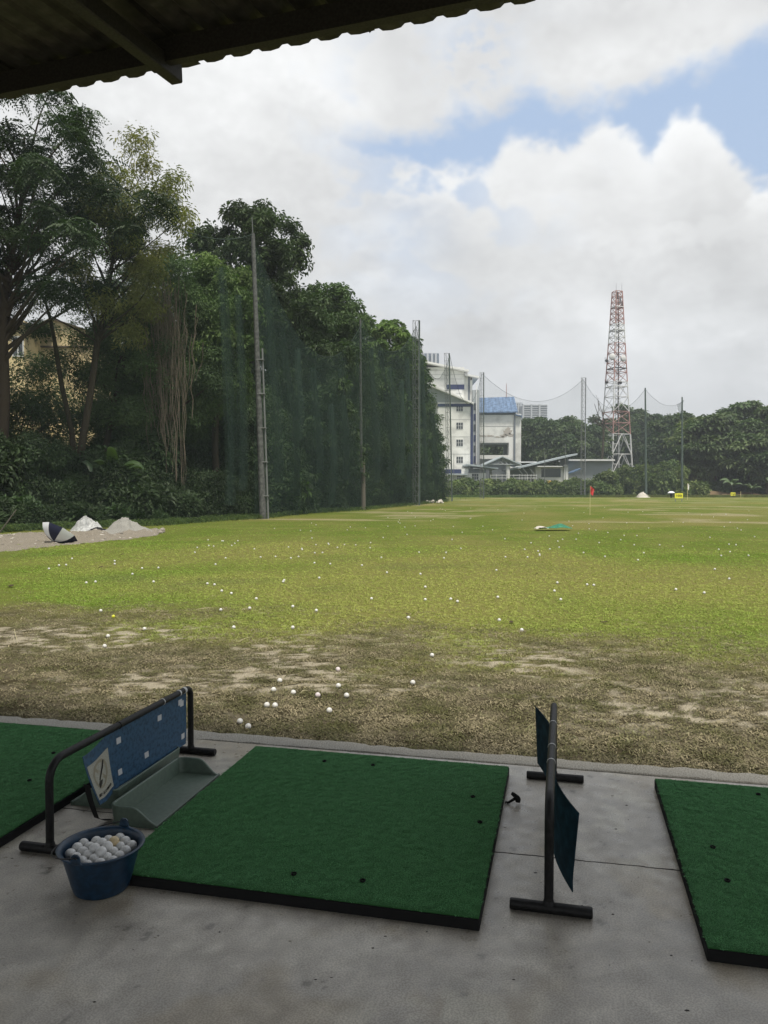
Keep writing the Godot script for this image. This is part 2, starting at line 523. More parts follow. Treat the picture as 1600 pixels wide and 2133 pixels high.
func make_sky(sun: Vector3) -> Sky:
	nz.seed = 12
	nz.frequency = 0.01
	nz.fractal_octaves = 4
	nzb.seed = 31
	nzb.frequency = 0.012
	nzb.fractal_octaves = 3
	# a panorama starts at -z and runs to the right
	var im := Image.create_empty(512, 256, false, Image.FORMAT_RGBF)
	for j in 256:
		var el := 90.0 - (j + 0.5) * 180.0 / 256.0
		for i in 512:
			var az := wrapf((i + 0.5) / 512.0 * 360.0, -180.0, 180.0)
			im.set_pixel(i, j, sky_color(az, maxf(el, 0.5), sun) if el > -2.0 else Color(0.16, 0.17, 0.10))
	im.resize(4096, 2048, Image.INTERPOLATE_CUBIC)
	# the same sky, finer, towards the range
	for j in range(560, 1030):
		var el := 90.0 - (j + 0.5) * 180.0 / 2048.0
		for k in range(-340, 352):
			var i := posmod(k, 4096)
			im.set_pixel(i, j, sky_color((k + 0.5) / 4096.0 * 360.0, maxf(el, 0.5), sun))
	var p := PanoramaSkyMaterial.new()
	p.panorama = ImageTexture.create_from_image(im)
	var s := Sky.new()
	s.sky_material = p
	return s

# ---------------------------------------------------------------- ground
func bare(x: float, d: float) -> float:
	# how bare the soil is, 0 to 1: worn strip in front of the tees
	var n := nz.get_noise_2d(x * 45.0, d * 45.0)
	var edge := 7.6 + 1.1 * nz.get_noise_2d(x * 22.0 + 900.0, d * 10.0) - 0.12 * (x + 1.5)
	return clampf(smoothstep(edge + 2.6, edge - 2.2, d + n * 1.6), 0.0, 1.0)

func sandy(x: float, d: float) -> float:
	var s := nz.get_noise_2d(x * 300.0 + 300.0, d * 420.0) + 0.6 * nz.get_noise_2d(x * 900.0, d * 1200.0)
	var zone := smoothstep(5.3, 6.1, d) * smoothstep(8.9, 7.4, d) + 0.3 * smoothstep(4.7, 5.2, d) * smoothstep(6.4, 5.6, d)
	var big := 0.45 + 1.4 * nz.get_noise_2d(x * 45.0 + 77.0, d * 50.0)
	return smoothstep(0.16, 0.36, s + 0.22 * clampf(zone * big, 0.0, 1.0) - 0.02) * clampf(zone * big * 1.6, 0.0, 1.0)

func field_color(x: float, d: float) -> Color:
	var n1 := nz.get_noise_2d(x * 30.0, d * 30.0)
	var n2 := nz.get_noise_2d(x * 160.0 + 50.0, d * 160.0)
	var n3 := nz.get_noise_2d(x * 9.0 + 700.0, d * 5.0)
	var green := Color(0.190, 0.255, 0.050).lerp(Color(0.262, 0.290, 0.078), clampf(0.40 + n1 * 1.0 + n2 * 0.35, 0.0, 1.0))
	# broad drier areas, and bare pale patches out on the range
	green = green.lerp(Color(0.325, 0.305, 0.105), clampf(0.08 + n3 * 1.7, 0.0, 0.8))
	var pale := smoothstep(0.20, 0.45, nz.get_noise_2d(x * 7.0 + 40.0, d * 16.0) + 0.3 * n1) * (1.0 if d > 38.0 else 0.0)
	green = green.lerp(Color(0.50, 0.45, 0.27), pale * 0.75)
	var dry := Color(0.215, 0.185, 0.125).lerp(Color(0.115, 0.100, 0.060), clampf(0.5 + n2 * 1.8, 0.0, 1.0))
	var mixed := Color(0.245, 0.230, 0.095)
	var b := bare(x, d)
	var col := green.lerp(mixed, smoothstep(0.0, 0.55, b)).lerp(dry, smoothstep(0.4, 1.0, b))
	var cool := smoothstep(0.1, 0.45, nz.get_noise_2d(x * 14.0 + 33.0, d * 14.0 + 8.0)) * smoothstep(7.5, 9.0, d) * smoothstep(20.0, 13.0, d)
	col = col.lerp(Color(0.15, 0.185, 0.065), cool * 0.5)
	return col.lerp(Color(0.60, 0.54, 0.41), sandy(x, d))

func axis(parts: Array) -> PackedFloat32Array:
	var out := PackedFloat32Array()
	for p in parts:
		var t: float = p[0]
		while t < p[1] - 0.0001:
			out.append(t)
			t += p[2]
	out.append(parts[-1][1])
	return out

func sheet(xs: PackedFloat32Array, ds: PackedFloat32Array, height: Callable, color: Callable) -> Shape:
	var s := Shape.new()
	for d in ds:
		for x in xs:
			s.v.append(tee(x, height.call(x, d), d))
			s.c.append(color.call(x, d))
	var w := xs.size()
	for j in ds.size() - 1:
		for i in w - 1:
			var a := j * w + i
			s.ix.append_array([a, a + w, a + w + 1, a, a + w + 1, a + 1])
	return s

func field_height(x: float, d: float) -> float:
	var near := smoothstep(14.0, 6.0, d)
	return G + near * (0.012 * nz.get_noise_2d(x * 120.0, d * 120.0) + 0.006 * nz.get_noise_2d(x * 400.0, d * 400.0)) - 0.02

func make_ground() -> void:
	var s := Shape.new()
	s.grid(40, 40, func(u, w): return Vector3((u - 0.5) * 2400.0, -0.14, (w - 0.62) * 2400.0))
	tag(obj("ground", s, M.earth), "", "", "", "structure")
	var xs := axis([[-70, -14, 1.6], [-14, -7.5, 0.3], [-7.5, 4.5, 0.07], [4.5, 14, 0.3], [14, 110, 1.6]])
	var ds := axis([[4.5, 9.5, 0.05], [9.5, 16, 0.1], [16, 40, 0.35], [40, 168, 1.6]])
	tag(obj("field", sheet(xs, ds, field_height, field_color), M.turf_ground), "", "", "", "structure")
	# grass: upright tufts, and dead blades lying on the worn strip
	var tuft := Shape.new()
	var flat := Shape.new()
	for k in 11:
		var t := rng.randf() * TAU
		var o := Vector3(rng.randf_range(-0.03, 0.03), 0, rng.randf_range(-0.03, 0.03))
		var lean := Vector3(cos(t), 0, sin(t))
		var side := Vector3(-sin(t), 0, cos(t)) * rng.randf_range(0.0018, 0.003)
		var hgt := rng.randf_range(0.016, 0.034)
		var mid := o + lean * hgt * 0.35 + Vector3(0, hgt * 0.75, 0)
		var tip := o + lean * hgt * rng.randf_range(0.8, 1.4) + Vector3(0, hgt, 0)
		tuft.quad(o - side, o + side, mid + side * 0.8, mid - side * 0.8)
		tuft.tri(mid - side * 0.8, mid + side * 0.8, tip)
	for k in 9:
		var t := rng.randf() * TAU
		var o := Vector3(rng.randf_range(-0.05, 0.05), rng.randf_range(0.003, 0.014), rng.randf_range(-0.05, 0.05))
		var dir := Vector3(cos(t), rng.randf_range(-0.1, 0.35), sin(t)) * rng.randf_range(0.02, 0.045)
		var side := Vector3(-sin(t), rng.randf_range(-0.4, 0.4), cos(t)) * rng.randf_range(0.002, 0.0042)
		flat.quad(o - side, o + side, o + dir * 0.5 + side + Vector3(0, 0.006, 0), o + dir * 0.5 - side + Vector3(0, 0.006, 0))
		flat.tri(o + dir * 0.5 - side + Vector3(0, 0.006, 0), o + dir * 0.5 + side + Vector3(0, 0.006, 0), o + dir)
	var up := PackedFloat32Array()
	var down := PackedFloat32Array()
	for z in [[4.62, 6.5, 10000], [6.5, 9.5, 17000], [9.5, 14.0, 22000], [14.0, 22.0, 20000], [22.0, 44.0, 14000]]:
		for k in z[2]:
			var d: float = lerpf(z[0], z[1], rng.randf())
			var x: float = rng.randf_range(-0.80, 0.40) * d + rng.randf_range(-0.6, 0.6)
			if d > 12.0 and rng.randf() < smoothstep(12.0, 42.0, d):
				continue
			var p := tee(x, field_height(x, d) - 0.001, d)
			var b := bare(x, d)
			var sd := sandy(x, d)
			if rng.randf() < sd * 1.1:
				continue
			var c := field_color(x, d)
			var turn := Basis(Vector3.UP, rng.randf() * TAU)
			var big := 1.0 + smoothstep(9.0, 30.0, d) * 0.7
			if rng.randf() < b * 0.9:
				var tint := Color(0.37, 0.32, 0.21).lerp(Color(0.15, 0.15, 0.065), clampf(rng.randf() + nz.get_noise_2d(x * 200.0, d * 200.0) * 1.2, 0.0, 1.0)) * rng.randf_range(0.45, 1.15)
				push(down, turn.scaled(Vector3.ONE * rng.randf_range(0.6, 1.15)), p, tint)
			else:
				var tint := Color(c.r * 0.92, c.g * 1.03, c.b * 0.85) * rng.randf_range(1.1, 1.55)
				push(up, turn.scaled(Vector3(1, rng.randf_range(0.45, 0.85), 1) * big * rng.randf_range(0.6, 1.0)), p, tint)
	tag(copies("grass", tuft.mesh(), M.blade, up), "short mown yellow-green grass covering the driving range", "grass", "", "stuff")
	tag(copies("dead_grass", flat.mesh(), M.blade, down), "dead brown grass blades lying on the worn soil before the kerb", "grass", "", "stuff")

# ---------------------------------------------------------------- bay floor and roof
const SPOTS := [[-0.32, 2.42, 0.035, 0.55], [-0.30, 2.38, 0.016, 0.9], [-0.95, 2.30, 0.018, 0.8], [0.36, 2.62, 0.014, 0.7], [-0.62, 2.45, 0.012, 0.9], [-0.58, 2.42, 0.010, 0.9], [0.30, 2.33, 0.015, 0.7], [0.25, 3.12, 0.03, 0.5], [-1.45, 2.48, 0.02, 0.5], [0.05, 3.02, 0.012, 0.8], [0.42, 3.95, 0.05, 0.4], [0.38, 2.95, 0.012, 0.8]]

func floor_color(x: float, d: float) -> Color:
	var n1 := nz.get_noise_2d(x * 70.0, d * 70.0)
	var n2 := nz.get_noise_2d(x * 260.0 + 20.0, d * 260.0)
	var n3 := nz.get_noise_2d(x * 900.0, d * 700.0 + 70.0)
	var swirl := nz.get_noise_2d(x * 130.0 + n1 * 90.0, d * 330.0 + n1 * 60.0)   # trowel marks
	var base := Color(0.49, 0.450, 0.385)
	base = base.lerp(Color(0.59, 0.55, 0.47), smoothstep(0.05, 0.45, n1 + n2 * 0.6 + n3 * 0.4) * 0.55)
	base = base.lerp(Color(0.31, 0.285, 0.245), smoothstep(0.08, 0.40, swirl - n1 * 0.3) * 0.32)
	base = base.lerp(Color(0.40, 0.325, 0.21), smoothstep(0.12, 0.42, nz.get_noise_2d(x * 90.0 + 410.0, d * 90.0) + n2 * 0.4) * 0.5)
	base = base.lerp(Color(0.56, 0.53, 0.44), smoothstep(0.10, 0.30, n2 + n3 * 0.6 + 0.25 * n1) * smoothstep(0.0, 0.3, nz.get_noise_2d(x * 60.0 + 88.0, d * 60.0)) * 0.7)
	var ring := 0.0
	for s in SPOTS:
		var q: float = Vector2(x - s[0], d - s[1]).length() / (s[2] * (1.0 + 1.3 * n3 + 0.8 * n2))
		ring = maxf(ring, (1.0 - smoothstep(0.5, 1.1, q)) * s[3])
	base = base.lerp(Color(0.16, 0.145, 0.12), ring * 0.7)
	return base * (1.0 + n3 * 0.22)

func crack_at(x: float) -> float:
	return 3.362 + 0.02 * (x + 0.3) * 0.6 + 0.006 * nz.get_noise_1d(x * 300.0) + 0.003 * nz.get_noise_1d(x * 1500.0)

func slab_edge(x: float) -> float:
	return 4.455 + 0.005 * nz.get_noise_1d(x * 500.0 + 90.0)

func kerb_out(x: float) -> float:
	return 4.622 + 0.035 * nz.get_noise_1d(x * 140.0) + 0.03 * nz.get_noise_1d(x * 600.0 + 9.0)

func make_floor() -> void:
	var fl := Node3D.new()
	fl.name = "floor"
	add_child(fl)
	tag(fl, "", "", "", "structure")
	var xs := axis([[-9, -4.4, 0.2], [-4.4, -2.5, 0.04], [-2.5, 1.7, 0.014], [1.7, 3.2, 0.04], [3.2, 8, 0.2]])
	for part in 2:
		var lo := -6.0 if part == 0 else 0.0
		var rows := axis([[0, 1, 0.014]]) if part == 1 else axis([[0, 0.6, 0.05], [0.6, 0.86, 0.008], [0.86, 1.0, 0.0015]])
		var s := Shape.new()
		for t in rows:
			for x in xs:
				var a := lo if part == 0 else crack_at(x) + 0.005 + 0.003 * nz.get_noise_1d(x * 2600.0)
				var b := crack_at(x) - 0.004 if part == 0 else slab_edge(x)
				var d := lerpf(a, b, t)
				var chip := 0.0
				s.v.append(tee(x, -chip, d))
				s.c.append(floor_color(x, d))
		var w := xs.size()
		for j in rows.size() - 1:
			for i in w - 1:
				var a := j * w + i
				s.ix.append_array([a, a + w, a + w + 1, a, a + w + 1, a + 1])
		# edges down into the joints
		for e in [0, rows.size() - 1]:
			for i in w - 1:
				var p: Vector3 = s.v[e * w + i]
				var q: Vector3 = s.v[e * w + i + 1]
				var n := s.v.size()
				for r in [p, q, q - Vector3(0, 0.12, 0), p - Vector3(0, 0.12, 0)]:
					s.v.append(r)
					s.c.append(Color(0.2, 0.19, 0.17))
				if e == 0:
					s.ix.append_array([n, n + 1, n + 2, n, n + 2, n + 3])
				else:
					s.ix.append_array([n, n + 2, n + 1, n, n + 3, n + 2])
		obj("slab", s, M.concrete, fl)
	var k := Shape.new()
	var kx := axis([[-9, 8, 0.03]])
	var prof := [[0.0, -0.11], [0.004, -0.012], [0.012, 0.0], [0.9, 0.004], [0.985, -0.006], [1.0, -0.02], [1.01, -0.12]]
	for x in kx:
		var d0 := 4.482 + 0.006 * clampf(x + 1.0, -0.5, 2.0) + 0.008 * nz.get_noise_1d(x * 260.0 + 500.0)
		var d1 := kerb_out(x)
		for p in prof:
			var y: float = p[1] + (0.006 * nz.get_noise_2d(x * 300.0, p[0] * 200.0) if p[1] > -0.03 else 0.0)
			k.v.append(tee(x, y, lerpf(d0, d1, p[0])))
	var pn := prof.size()
	for i in kx.size() - 1:
		for j in pn - 1:
			var a := i * pn + j
			k.ix.append_array([a, a + 1, a + pn + 1, a, a + pn + 1, a + pn])
	obj("kerb", k, M.kerb, fl)
	# soil under the joint
	var b := Shape.new()
	b.box(tee(-0.5, -0.13, 0.0) * 1.0, Vector3(17, 0.02, 9.4), Basis(Vector3.UP, -A))
	obj("joint_bed", b, M.rubber, fl)
	# grit and crumbs lying on the slab
	var chip := Shape.new()
	chip.lathe([Vector2(0.0, 0), Vector2(1.0, 0.0), Vector2(0.8, 0.5), Vector2(0.0, 0.65)], 5)
	var buf := PackedFloat32Array()
	for i in 420:
		var x := rng.randf_range(-3.2, 1.8)
		var d := rng.randf_range(1.2, 4.4)
		var sz := 0.0016 + 0.0035 * pow(rng.randf(), 4.0)
		var c := Color(0.05, 0.045, 0.04) if rng.randf() < 0.6 else Color(0.3, 0.28, 0.24)
		push(buf, Basis(Vector3.UP, rng.randf() * TAU).scaled(Vector3(sz * rng.randf_range(1, 2.2), sz * 0.6, sz)), tee(x, 0.0, d), c)
	tag(copies("grit", chip.mesh(), M.fibre, buf), "dark grit and soil crumbs scattered on the concrete floor", "grit", "", "stuff")

func make_roof() -> void:
	# frame of the roof: u along the eave to the right, w outwards, rising a little outwards
	var turn := A + 0.083
	var e0 := tee(-1.85, 3.72, 3.51)
	var u := Vector3(cos(turn), 0, sin(turn))
	var w := Vector3(sin(turn), 0.07, -cos(turn)).normalized()
	var up := u.cross(-w).normalized()
	if up.y < 0.0:
		up = -up
	var roof := thing("shed_roof", "dark corrugated metal roof over the driving bay with a rafter poking out", "roof", Vector3.ZERO)
	# trapezoid sheets, each one metre wide, lapped
	for k in range(-11, 6):
		var s := Shape.new()
		var prof := []
		for r in 6:
			var b := k * 0.93 + r * 0.155
			prof.append_array([Vector2(b, 0), Vector2(b + 0.018, 0.014), Vector2(b + 0.046, 0.014), Vector2(b + 0.064, 0), Vector2(b + 0.11, -0.005)])
		prof.append(Vector2((k + 1) * 0.93 + 0.03, 0))
		var lap := 0.003 if k % 2 == 0 else 0.0
		var over := 0.035 * nz.get_noise_1d(k * 71.0)
		for i in prof.size() - 1:
			var p: Vector3 = e0 + u * prof[i].x + up * (prof[i].y + lap + 0.02)
			var q: Vector3 = e0 + u * prof[i + 1].x + up * (prof[i + 1].y + lap + 0.02)
			for h in [0.0, 0.0009]:
				var off: Vector3 = up * h
				var wob: float = 0.012 * nz.get_noise_1d(prof[i].x * 90.0)
				s.quad(p + w * (0.15 + over + wob) + off, q + w * (0.15 + over + wob) + off, q - w * 6.0 + off, p - w * 6.0 + off)
		obj("roof_sheet", s, M.roof_sheet, roof)
	var basis := Basis(u, up, u.cross(up))
	for d in [0.13, 1.3, 2.45, 3.6, 4.75, 5.9]:
		var s := Shape.new()
		s.box(e0 - w * d + up * (-0.042) - u * 2.3, Vector3(15.6, 0.105, 0.05), basis)
		obj("purlin", s, M.roof_steel, roof)
	for x in [-8.2, -4.1, -0.02, 4.1]:
		var s := Shape.new()
		s.box(e0 + u * x - w * 3.0 - up * 0.088, Vector3(0.066, 0.088, 6.0), basis, 0.006)
		obj("rafter", s, M.roof_steel, roof)
	# what carries it: posts behind the tees, the back is open
	for x in [-8.2, -4.1, -0.02, 4.1]:
		var p: Vector3 = e0 + u * x - w * 5.8
		var s := Shape.new()
		var h: float = p.y - 0.13
		s.box(Vector3(p.x, h / 2, p.z), Vector3(0.12, h, 0.12), Basis(Vector3.UP, -turn))
		obj("post", s, M.roof_steel, roof)

# ---------------------------------------------------------------- on the tees
func make_mat(x0: float, x1: float, d0: float, d1: float, holes: Array, label: String) -> void:
	var t := thing("hitting_mat", label, "mat", tee((x0 + x1) / 2, 0, (d0 + d1) / 2), -A, "green hitting mats")
	var sx := x1 - x0
	var sd := d1 - d0
	var s := Shape.new()
	s.box(Vector3(0, 0.0213, 0), Vector3(sx, 0.0426, sd), Basis.IDENTITY, 0.003)
	obj("rubber_base", s, M.rubber, t)
	s = Shape.new()
	s.box(Vector3(0, 0.0458, 0), Vector3(sx - 0.006, 0.006, sd - 0.006), Basis.IDENTITY, 0.002)
	obj("turf_top", s, M.mat_turf, t)
	var fib := Shape.new()
	for k in 26:
		var a := rng.randf() * TAU
		var o := Vector3(rng.randf_range(-0.014, 0.014), 0, rng.randf_range(-0.014, 0.014))
		var lean := Vector3(cos(a), 0, sin(a)) * rng.randf_range(0.004, 0.010)
		var side := Vector3(-sin(a), 0, cos(a)) * 0.0011
		fib.quad(o - side, o + side, o + lean + Vector3(0, 0.0034, 0) + side, o + lean + Vector3(0, 0.0034, 0) - side)
	var m := fib.mesh()
	var buf := PackedFloat32Array()
	var n := int(sx * sd * 6000.0)
	for k in n:
		var p := Vector3(rng.randf_range(-0.5, 0.5) * (sx - 0.028), 0.047, rng.randf_range(-0.5, 0.5) * (sd - 0.028))
		var w := tee_x(p)
		var bald := nz.get_noise_2d(p.x * 60.0 + x0 * 100.0, p.z * 60.0)
		var c := Color(0.062, 0.205, 0.068).lerp(Color(0.075, 0.200, 0.085), clampf(0.4 + bald * 0.3, 0, 1))
		push(buf, Basis(Vector3.UP, rng.randf() * TAU).scaled(Vector3(1, rng.randf_range(0.5, 1.1), 1)), p, c * rng.randf_range(0.8, 1.2))
	tag(copies("pile", m, M.fibre, buf, t), "", "", "", "stuff")
	for h in holes:
		var hs := Shape.new()
		hs.lathe([Vector2(0.010, 0.0), Vector2(0.0125, 0.006), Vector2(0.010, 0.0075), Vector2(0.0075, 0.006), Vector2(0.0065, -0.004), Vector2(0.0, -0.004)], 14)
		var o := obj("tee_hole", hs, M.rubber, t)
		o.position = Vector3(h.x - (x0 + x1) / 2, 0.0485, -(h.y - (d0 + d1) / 2))

func rail(x: float, d0: float, d1: float, h: float, label: String) -> Node3D:
	# a bent pipe hoop on two cross feet; local z runs towards the golfer
	var t := thing("divider_rail", label, "rail", tee(x, 0, (d0 + d1) / 2), -A)
	var half := (d1 - d0) / 2
	var s := Shape.new()
	var pts := [Vector3(0, 0.02, half), Vector3(0, h - 0.10, half)]
	for k in range(1, 7):
		var a := k / 6.0 * PI / 2
		pts.append(Vector3(0, h - 0.09 + 0.09 * sin(a), half - 0.09 + 0.09 * cos(a)))
	for k in range(0, 7):
		var a := k / 6.0 * PI / 2
		pts.append(Vector3(0, h - 0.05 + 0.05 * cos(a), -half + 0.05 - 0.05 * sin(a)))
	pts.append(Vector3(0, 0.02, -half))
	s.tube(pts, [0.0175], 12)
	obj("hoop", s, M.pipe, t)
	for e in [-1, 1]:
		s = Shape.new()
		s.tube([Vector3(-0.145, 0.021, half * e), Vector3(-0.14, 0.021, half * e), Vector3(0.155, 0.021, half * e), Vector3(0.16, 0.021, half * e)], [0.018, 0.021, 0.021, 0.018], 12)
		obj("foot", s, M.pipe, t)
		s = Shape.new()
		s.tube([Vector3(0, 0.036, half * e), Vector3(0, 0.052, half * e)], [0.023, 0.019], 12)
		obj("weld_collar", s, M.pipe, t)
	return t

func thick(f: Callable, nu: int, nv: int, th: float) -> Shape:
	# a bent sheet with two faces and edges
	var s := Shape.new()
	var e := 0.01
	var p := []
	for side in 2:
		var row := []
		for j in nv + 1:
			for i in nu + 1:
				var a := float(i) / nu
				var b := float(j) / nv
				var o: Vector3 = f.call(a, b)
				var n: Vector3 = (f.call(a + e, b) - f.call(a - e, b)).cross(f.call(a, b + e) - f.call(a, b - e)).normalized()
				row.append(o + n * th * (0.5 - side))
		p.append(row)
	for side in 2:
		var first := s.v.size()
		for q in p[side]:
			s.v.append(q)
		for j in nv:
			for i in nu:
				var a := first + j * (nu + 1) + i
				if side == 0:
					s.ix.append_array([a, a + nu + 2, a + 1, a, a + nu + 1, a + nu + 2])
				else:
					s.ix.append_array([a, a + 1, a + nu + 2, a, a + nu + 2, a + nu + 1])
	var rim := []
	for i in nu: rim.append(i)
	for j in nv: rim.append(j * (nu + 1) + nu)
	for i in nu: rim.append(nv * (nu + 1) + nu - i)
	for j in nv: rim.append((nv - j) * (nu + 1))
	var mid: Vector3 = f.call(0.5, 0.5)
	for k in rim.size():
		var a: int = rim[k]
		var b: int = rim[(k + 1) % rim.size()]
		s.quad_out(p[0][a], p[0][b], p[1][b], p[1][a], mid)
	return s

func left_board(u: float, v: float) -> Vector3:
	# u from the near end to the far end, v from top to bottom; in the frame of the left rail
	var d := lerpf(3.125 + 0.085 * maxf(v, 0.0) * maxf(v, 0.0), 4.165 - 0.015 * v, u)
	var near := clampf((3.5 - d) / 0.38, 0.0, 1.1)
	var top := lerpf(0.352, 0.385, smoothstep(0.0, 0.25, u)) - 0.004 * sin(u * 19.0)
	var bot := lerpf(0.098, 0.080, smoothstep(0.0, 0.4, u)) - 0.02 * exp(-pow((u - 0.1) / 0.08, 2.0))
	var y := lerpf(top, bot, v)
	var x := 0.012 + 0.075 * near * near * (0.25 + 0.75 * v) + 0.006 * sin(u * 7.0 + v * 2.0) * v
	return Vector3(x - 0.02, y, -(d - 3.55))

func right_board(u: float, v: float) -> Vector3:
	var d := lerpf(2.985, 4.155, u)
	var near := clampf((3.28 - d) / 0.28, 0.0, 1.2)
	var far := clampf((d - 3.75) / 0.42, 0.0, 1.2)
	var x := 0.014 + 0.088 * pow(near, 1.5) * (1.0 - 0.28 * v + 0.2 * pow(maxf(v - 0.75, 0.0) * 4.0, 2.0) * 0.3) - 0.115 * pow(far, 1.4) * (1.0 - 0.12 * v)
	var top := 0.395 + 0.02 * u - 0.03 * near + 0.02 * far
	var bot := 0.055 + 0.075 * u
	return Vector3(x, lerpf(top, bot, v), -(d - 3.59))

func mapped(f: Callable, poly: PackedVector2Array, u0: float, v0: float, su: float, sv: float, off: float) -> Shape:
	# flat print laid on a bent sheet: poly in 0..1 within the patch
	var s := Shape.new()
	var t := Geometry2D.triangulate_polygon(poly)
	var e := 0.01
	for i in range(0, t.size(), 3):
		var q := []
		for k in 3:
			var p: Vector2 = poly[t[i + k]]
			var u := u0 + p.x * su
			var v := v0 + p.y * sv
			var n: Vector3 = (f.call(u + e, v) - f.call(u - e, v)).cross(f.call(u, v + e) - f.call(u, v - e)).normalized()
			q.append(f.call(u, v) + n * off * (1.0 if n.x > 0 else -1.0))
		s.tri_out(q[0], q[1], q[2], q[0] - Vector3(1, 0, 0))
	return s

func ring_poly(cx: float, cy: float, r0: float, r1: float, a0: float, a1: float, n := 10) -> PackedVector2Array:
	var p := PackedVector2Array()
	for k in n + 1:
		var a := lerpf(a0, a1, float(k) / n)
		p.append(Vector2(cx + cos(a) * r1, cy + sin(a) * r1))
	for k in n + 1:
		var a := lerpf(a1, a0, float(k) / n)
		p.append(Vector2(cx + cos(a) * r0, cy + sin(a) * r0))
	return p

func make_rails() -> void:
	var t := rail(-2.18, 2.90, 4.205, 0.405, "black pipe rail beside the ball bucket, bare between its two feet")
	for k in [[0.96, 0.02], [0.90, 0.012], [0.72, 0.006], [0.3, 0.006]]:
		var d: float = lerpf(3.125, 4.165, k[0])
		var s := Shape.new()
		s.tube([Vector3(0, 0.405, -(d - 3.5525) - k[1] / 2), Vector3(0, 0.405, -(d - 3.5525) + k[1] / 2)], [0.0192], 12)
		obj("cable_tie", s, M.tie if k[0] > 0.5 else M.rubber, t)
	var b := thing("divider_board", "blue vinyl sheet with white stickers and a faded poster hung on the pipe rail", "board", tee(-2.18, 0, 3.55), -A)
	obj("sheet", thick(left_board, 40, 10, 0.0035), M.blue_vinyl, b)
	for l in [[0.945, 0.18], [0.70, 0.2], [0.305, 0.20], [0.955, 0.81], [0.555, 0.74], [0.29, 0.745], [0.925, 0.14]]:
		var q := PackedVector2Array([Vector2(0, 0), Vector2(1, 0), Vector2(1, 1), Vector2(0, 1)])
		obj("sticker", mapped(left_board, q, l[0] - 0.02, l[1] - 0.05, 0.04, 0.105, 0.0035), M.sticker, b)
	# the poster: paper, ring, bar, club and words
	var patch := Shape.new()
	var fp := func(u: float, v: float) -> Vector3:
		var p: Vector3 = left_board(lerpf(0.012, 0.205, u), lerpf(0.20, 0.90, v))
		return p + Vector3(0.0032, 0, 0)
	patch.grid(12, 8, fp)
	var paper := obj("poster", patch, M.paper, b)
	var ink := func(poly: PackedVector2Array, m: Material, called: String, lift := 0.0012) -> void:
		var s := Shape.new()
		var tr := Geometry2D.triangulate_polygon(poly)
		for i in range(0, tr.size(), 3):
			var a: Vector3 = fp.call(poly[tr[i]].x, poly[tr[i]].y) + Vector3(lift, 0, 0)
			var c: Vector3 = fp.call(poly[tr[i + 1]].x, poly[tr[i + 1]].y) + Vector3(lift, 0, 0)
			var e: Vector3 = fp.call(poly[tr[i + 2]].x, poly[tr[i + 2]].y) + Vector3(lift, 0, 0)
			s.tri_out(a, c, e, a - Vector3(1, 0, 0))
		obj(called, s, m, paper)
	for k in 4:
		ink.call(ring_poly(0.5, 0.40, 0.28, 0.35, k * PI / 2, (k + 1) * PI / 2), M.print_grey, "ring")
	ink.call(PackedVector2Array([Vector2(0.24, 0.19), Vector2(0.30, 0.14), Vector2(0.76, 0.60), Vector2(0.71, 0.66)]), M.print_grey, "bar")
	ink.call(PackedVector2Array([Vector2(0.68, 0.13), Vector2(0.73, 0.15), Vector2(0.66, 0.30), Vector2(0.42, 0.52), Vector2(0.38, 0.50), Vector2(0.60, 0.27)]), M.print_dark, "club_shaft", 0.002)
	ink.call(PackedVector2Array([Vector2(0.40, 0.52), Vector2(0.54, 0.55), Vector2(0.46, 0.64), Vector2(0.30, 0.71), Vector2(0.30, 0.60)]), M.print_dark, "club_head", 0.002)
	# the words under the ring, letter by letter along the bend of the sheet
	var words := "NOT ALLOWED"
	var font := SystemFont.new()
	font.font_names = PackedStringArray(["Droid Sans"])
	font.font_weight = 700
	for k in words.length():
		if words[k] == " ":
			continue
		var tm := TextMesh.new()
		tm.font = font
		tm.text = words[k]
		tm.font_size = 32
		tm.pixel_size = 0.00062
		tm.depth = 0.0006
		var o := put("letter", tm, M.print_dark, paper)
		var u := 0.13 + k * 0.072
		var p: Vector3 = fp.call(u, 0.885)
		var q: Vector3 = fp.call(u + 0.03, 0.885)
		var along := (q - p).normalized()
		var upv: Vector3 = (fp.call(u, 0.85) - p).normalized()
		var nn := along.cross(upv).normalized()
		o.basis = Basis(along, nn.cross(along), nn)
		o.position = p + nn * 0.0016
	# the torn black strip hanging from its corner
	var strip := thing("torn_strip", "torn black rubber strip drooping from the corner of the blue sheet", "strip", tee(-2.18, 0, 3.55), -A)
	var sp := [Vector3(0.05, 0.235, 0.455), Vector3(0.05, 0.16, 0.43), Vector3(0.05, 0.10, 0.405), Vector3(0.05, 0.05, 0.38), Vector3(0.05, 0.02, 0.33), Vector3(0.07, 0.006, 0.29)]
	var fs := func(u: float, v: float) -> Vector3:
		var i := clampi(int(v * 5), 0, 4)
		var c: Vector3 = sp[i].lerp(sp[i + 1], clampf(v * 5 - i, -0.2, 1.2))
		return c + Vector3(1, 0.1, 0.45).normalized() * (u - 0.5) * lerpf(0.05, 0.03, v)
	obj("rubber", thick(fs, 2, 10, 0.003), M.rubber, strip)
	rail(-0.045, 2.915, 4.265, 0.425, "black pipe rail standing on bare concrete between two mats")
	var r := thing("divider_board", "dark teal sheet with both ends curled outwards on its pipe rail", "board", tee(-0.045, 0, 3.59), -A)
	obj("sheet", thick(right_board, 44, 8, 0.0035), M.dark_vinyl, r)
	for z in [0.25, 0.05, -0.3]:
		var s := Shape.new()
		s.tube([Vector3(0, 0.425, z - 0.003), Vector3(0, 0.425, z + 0.003)], [0.019], 12)
		obj("cable_tie", s, M.tie, r)

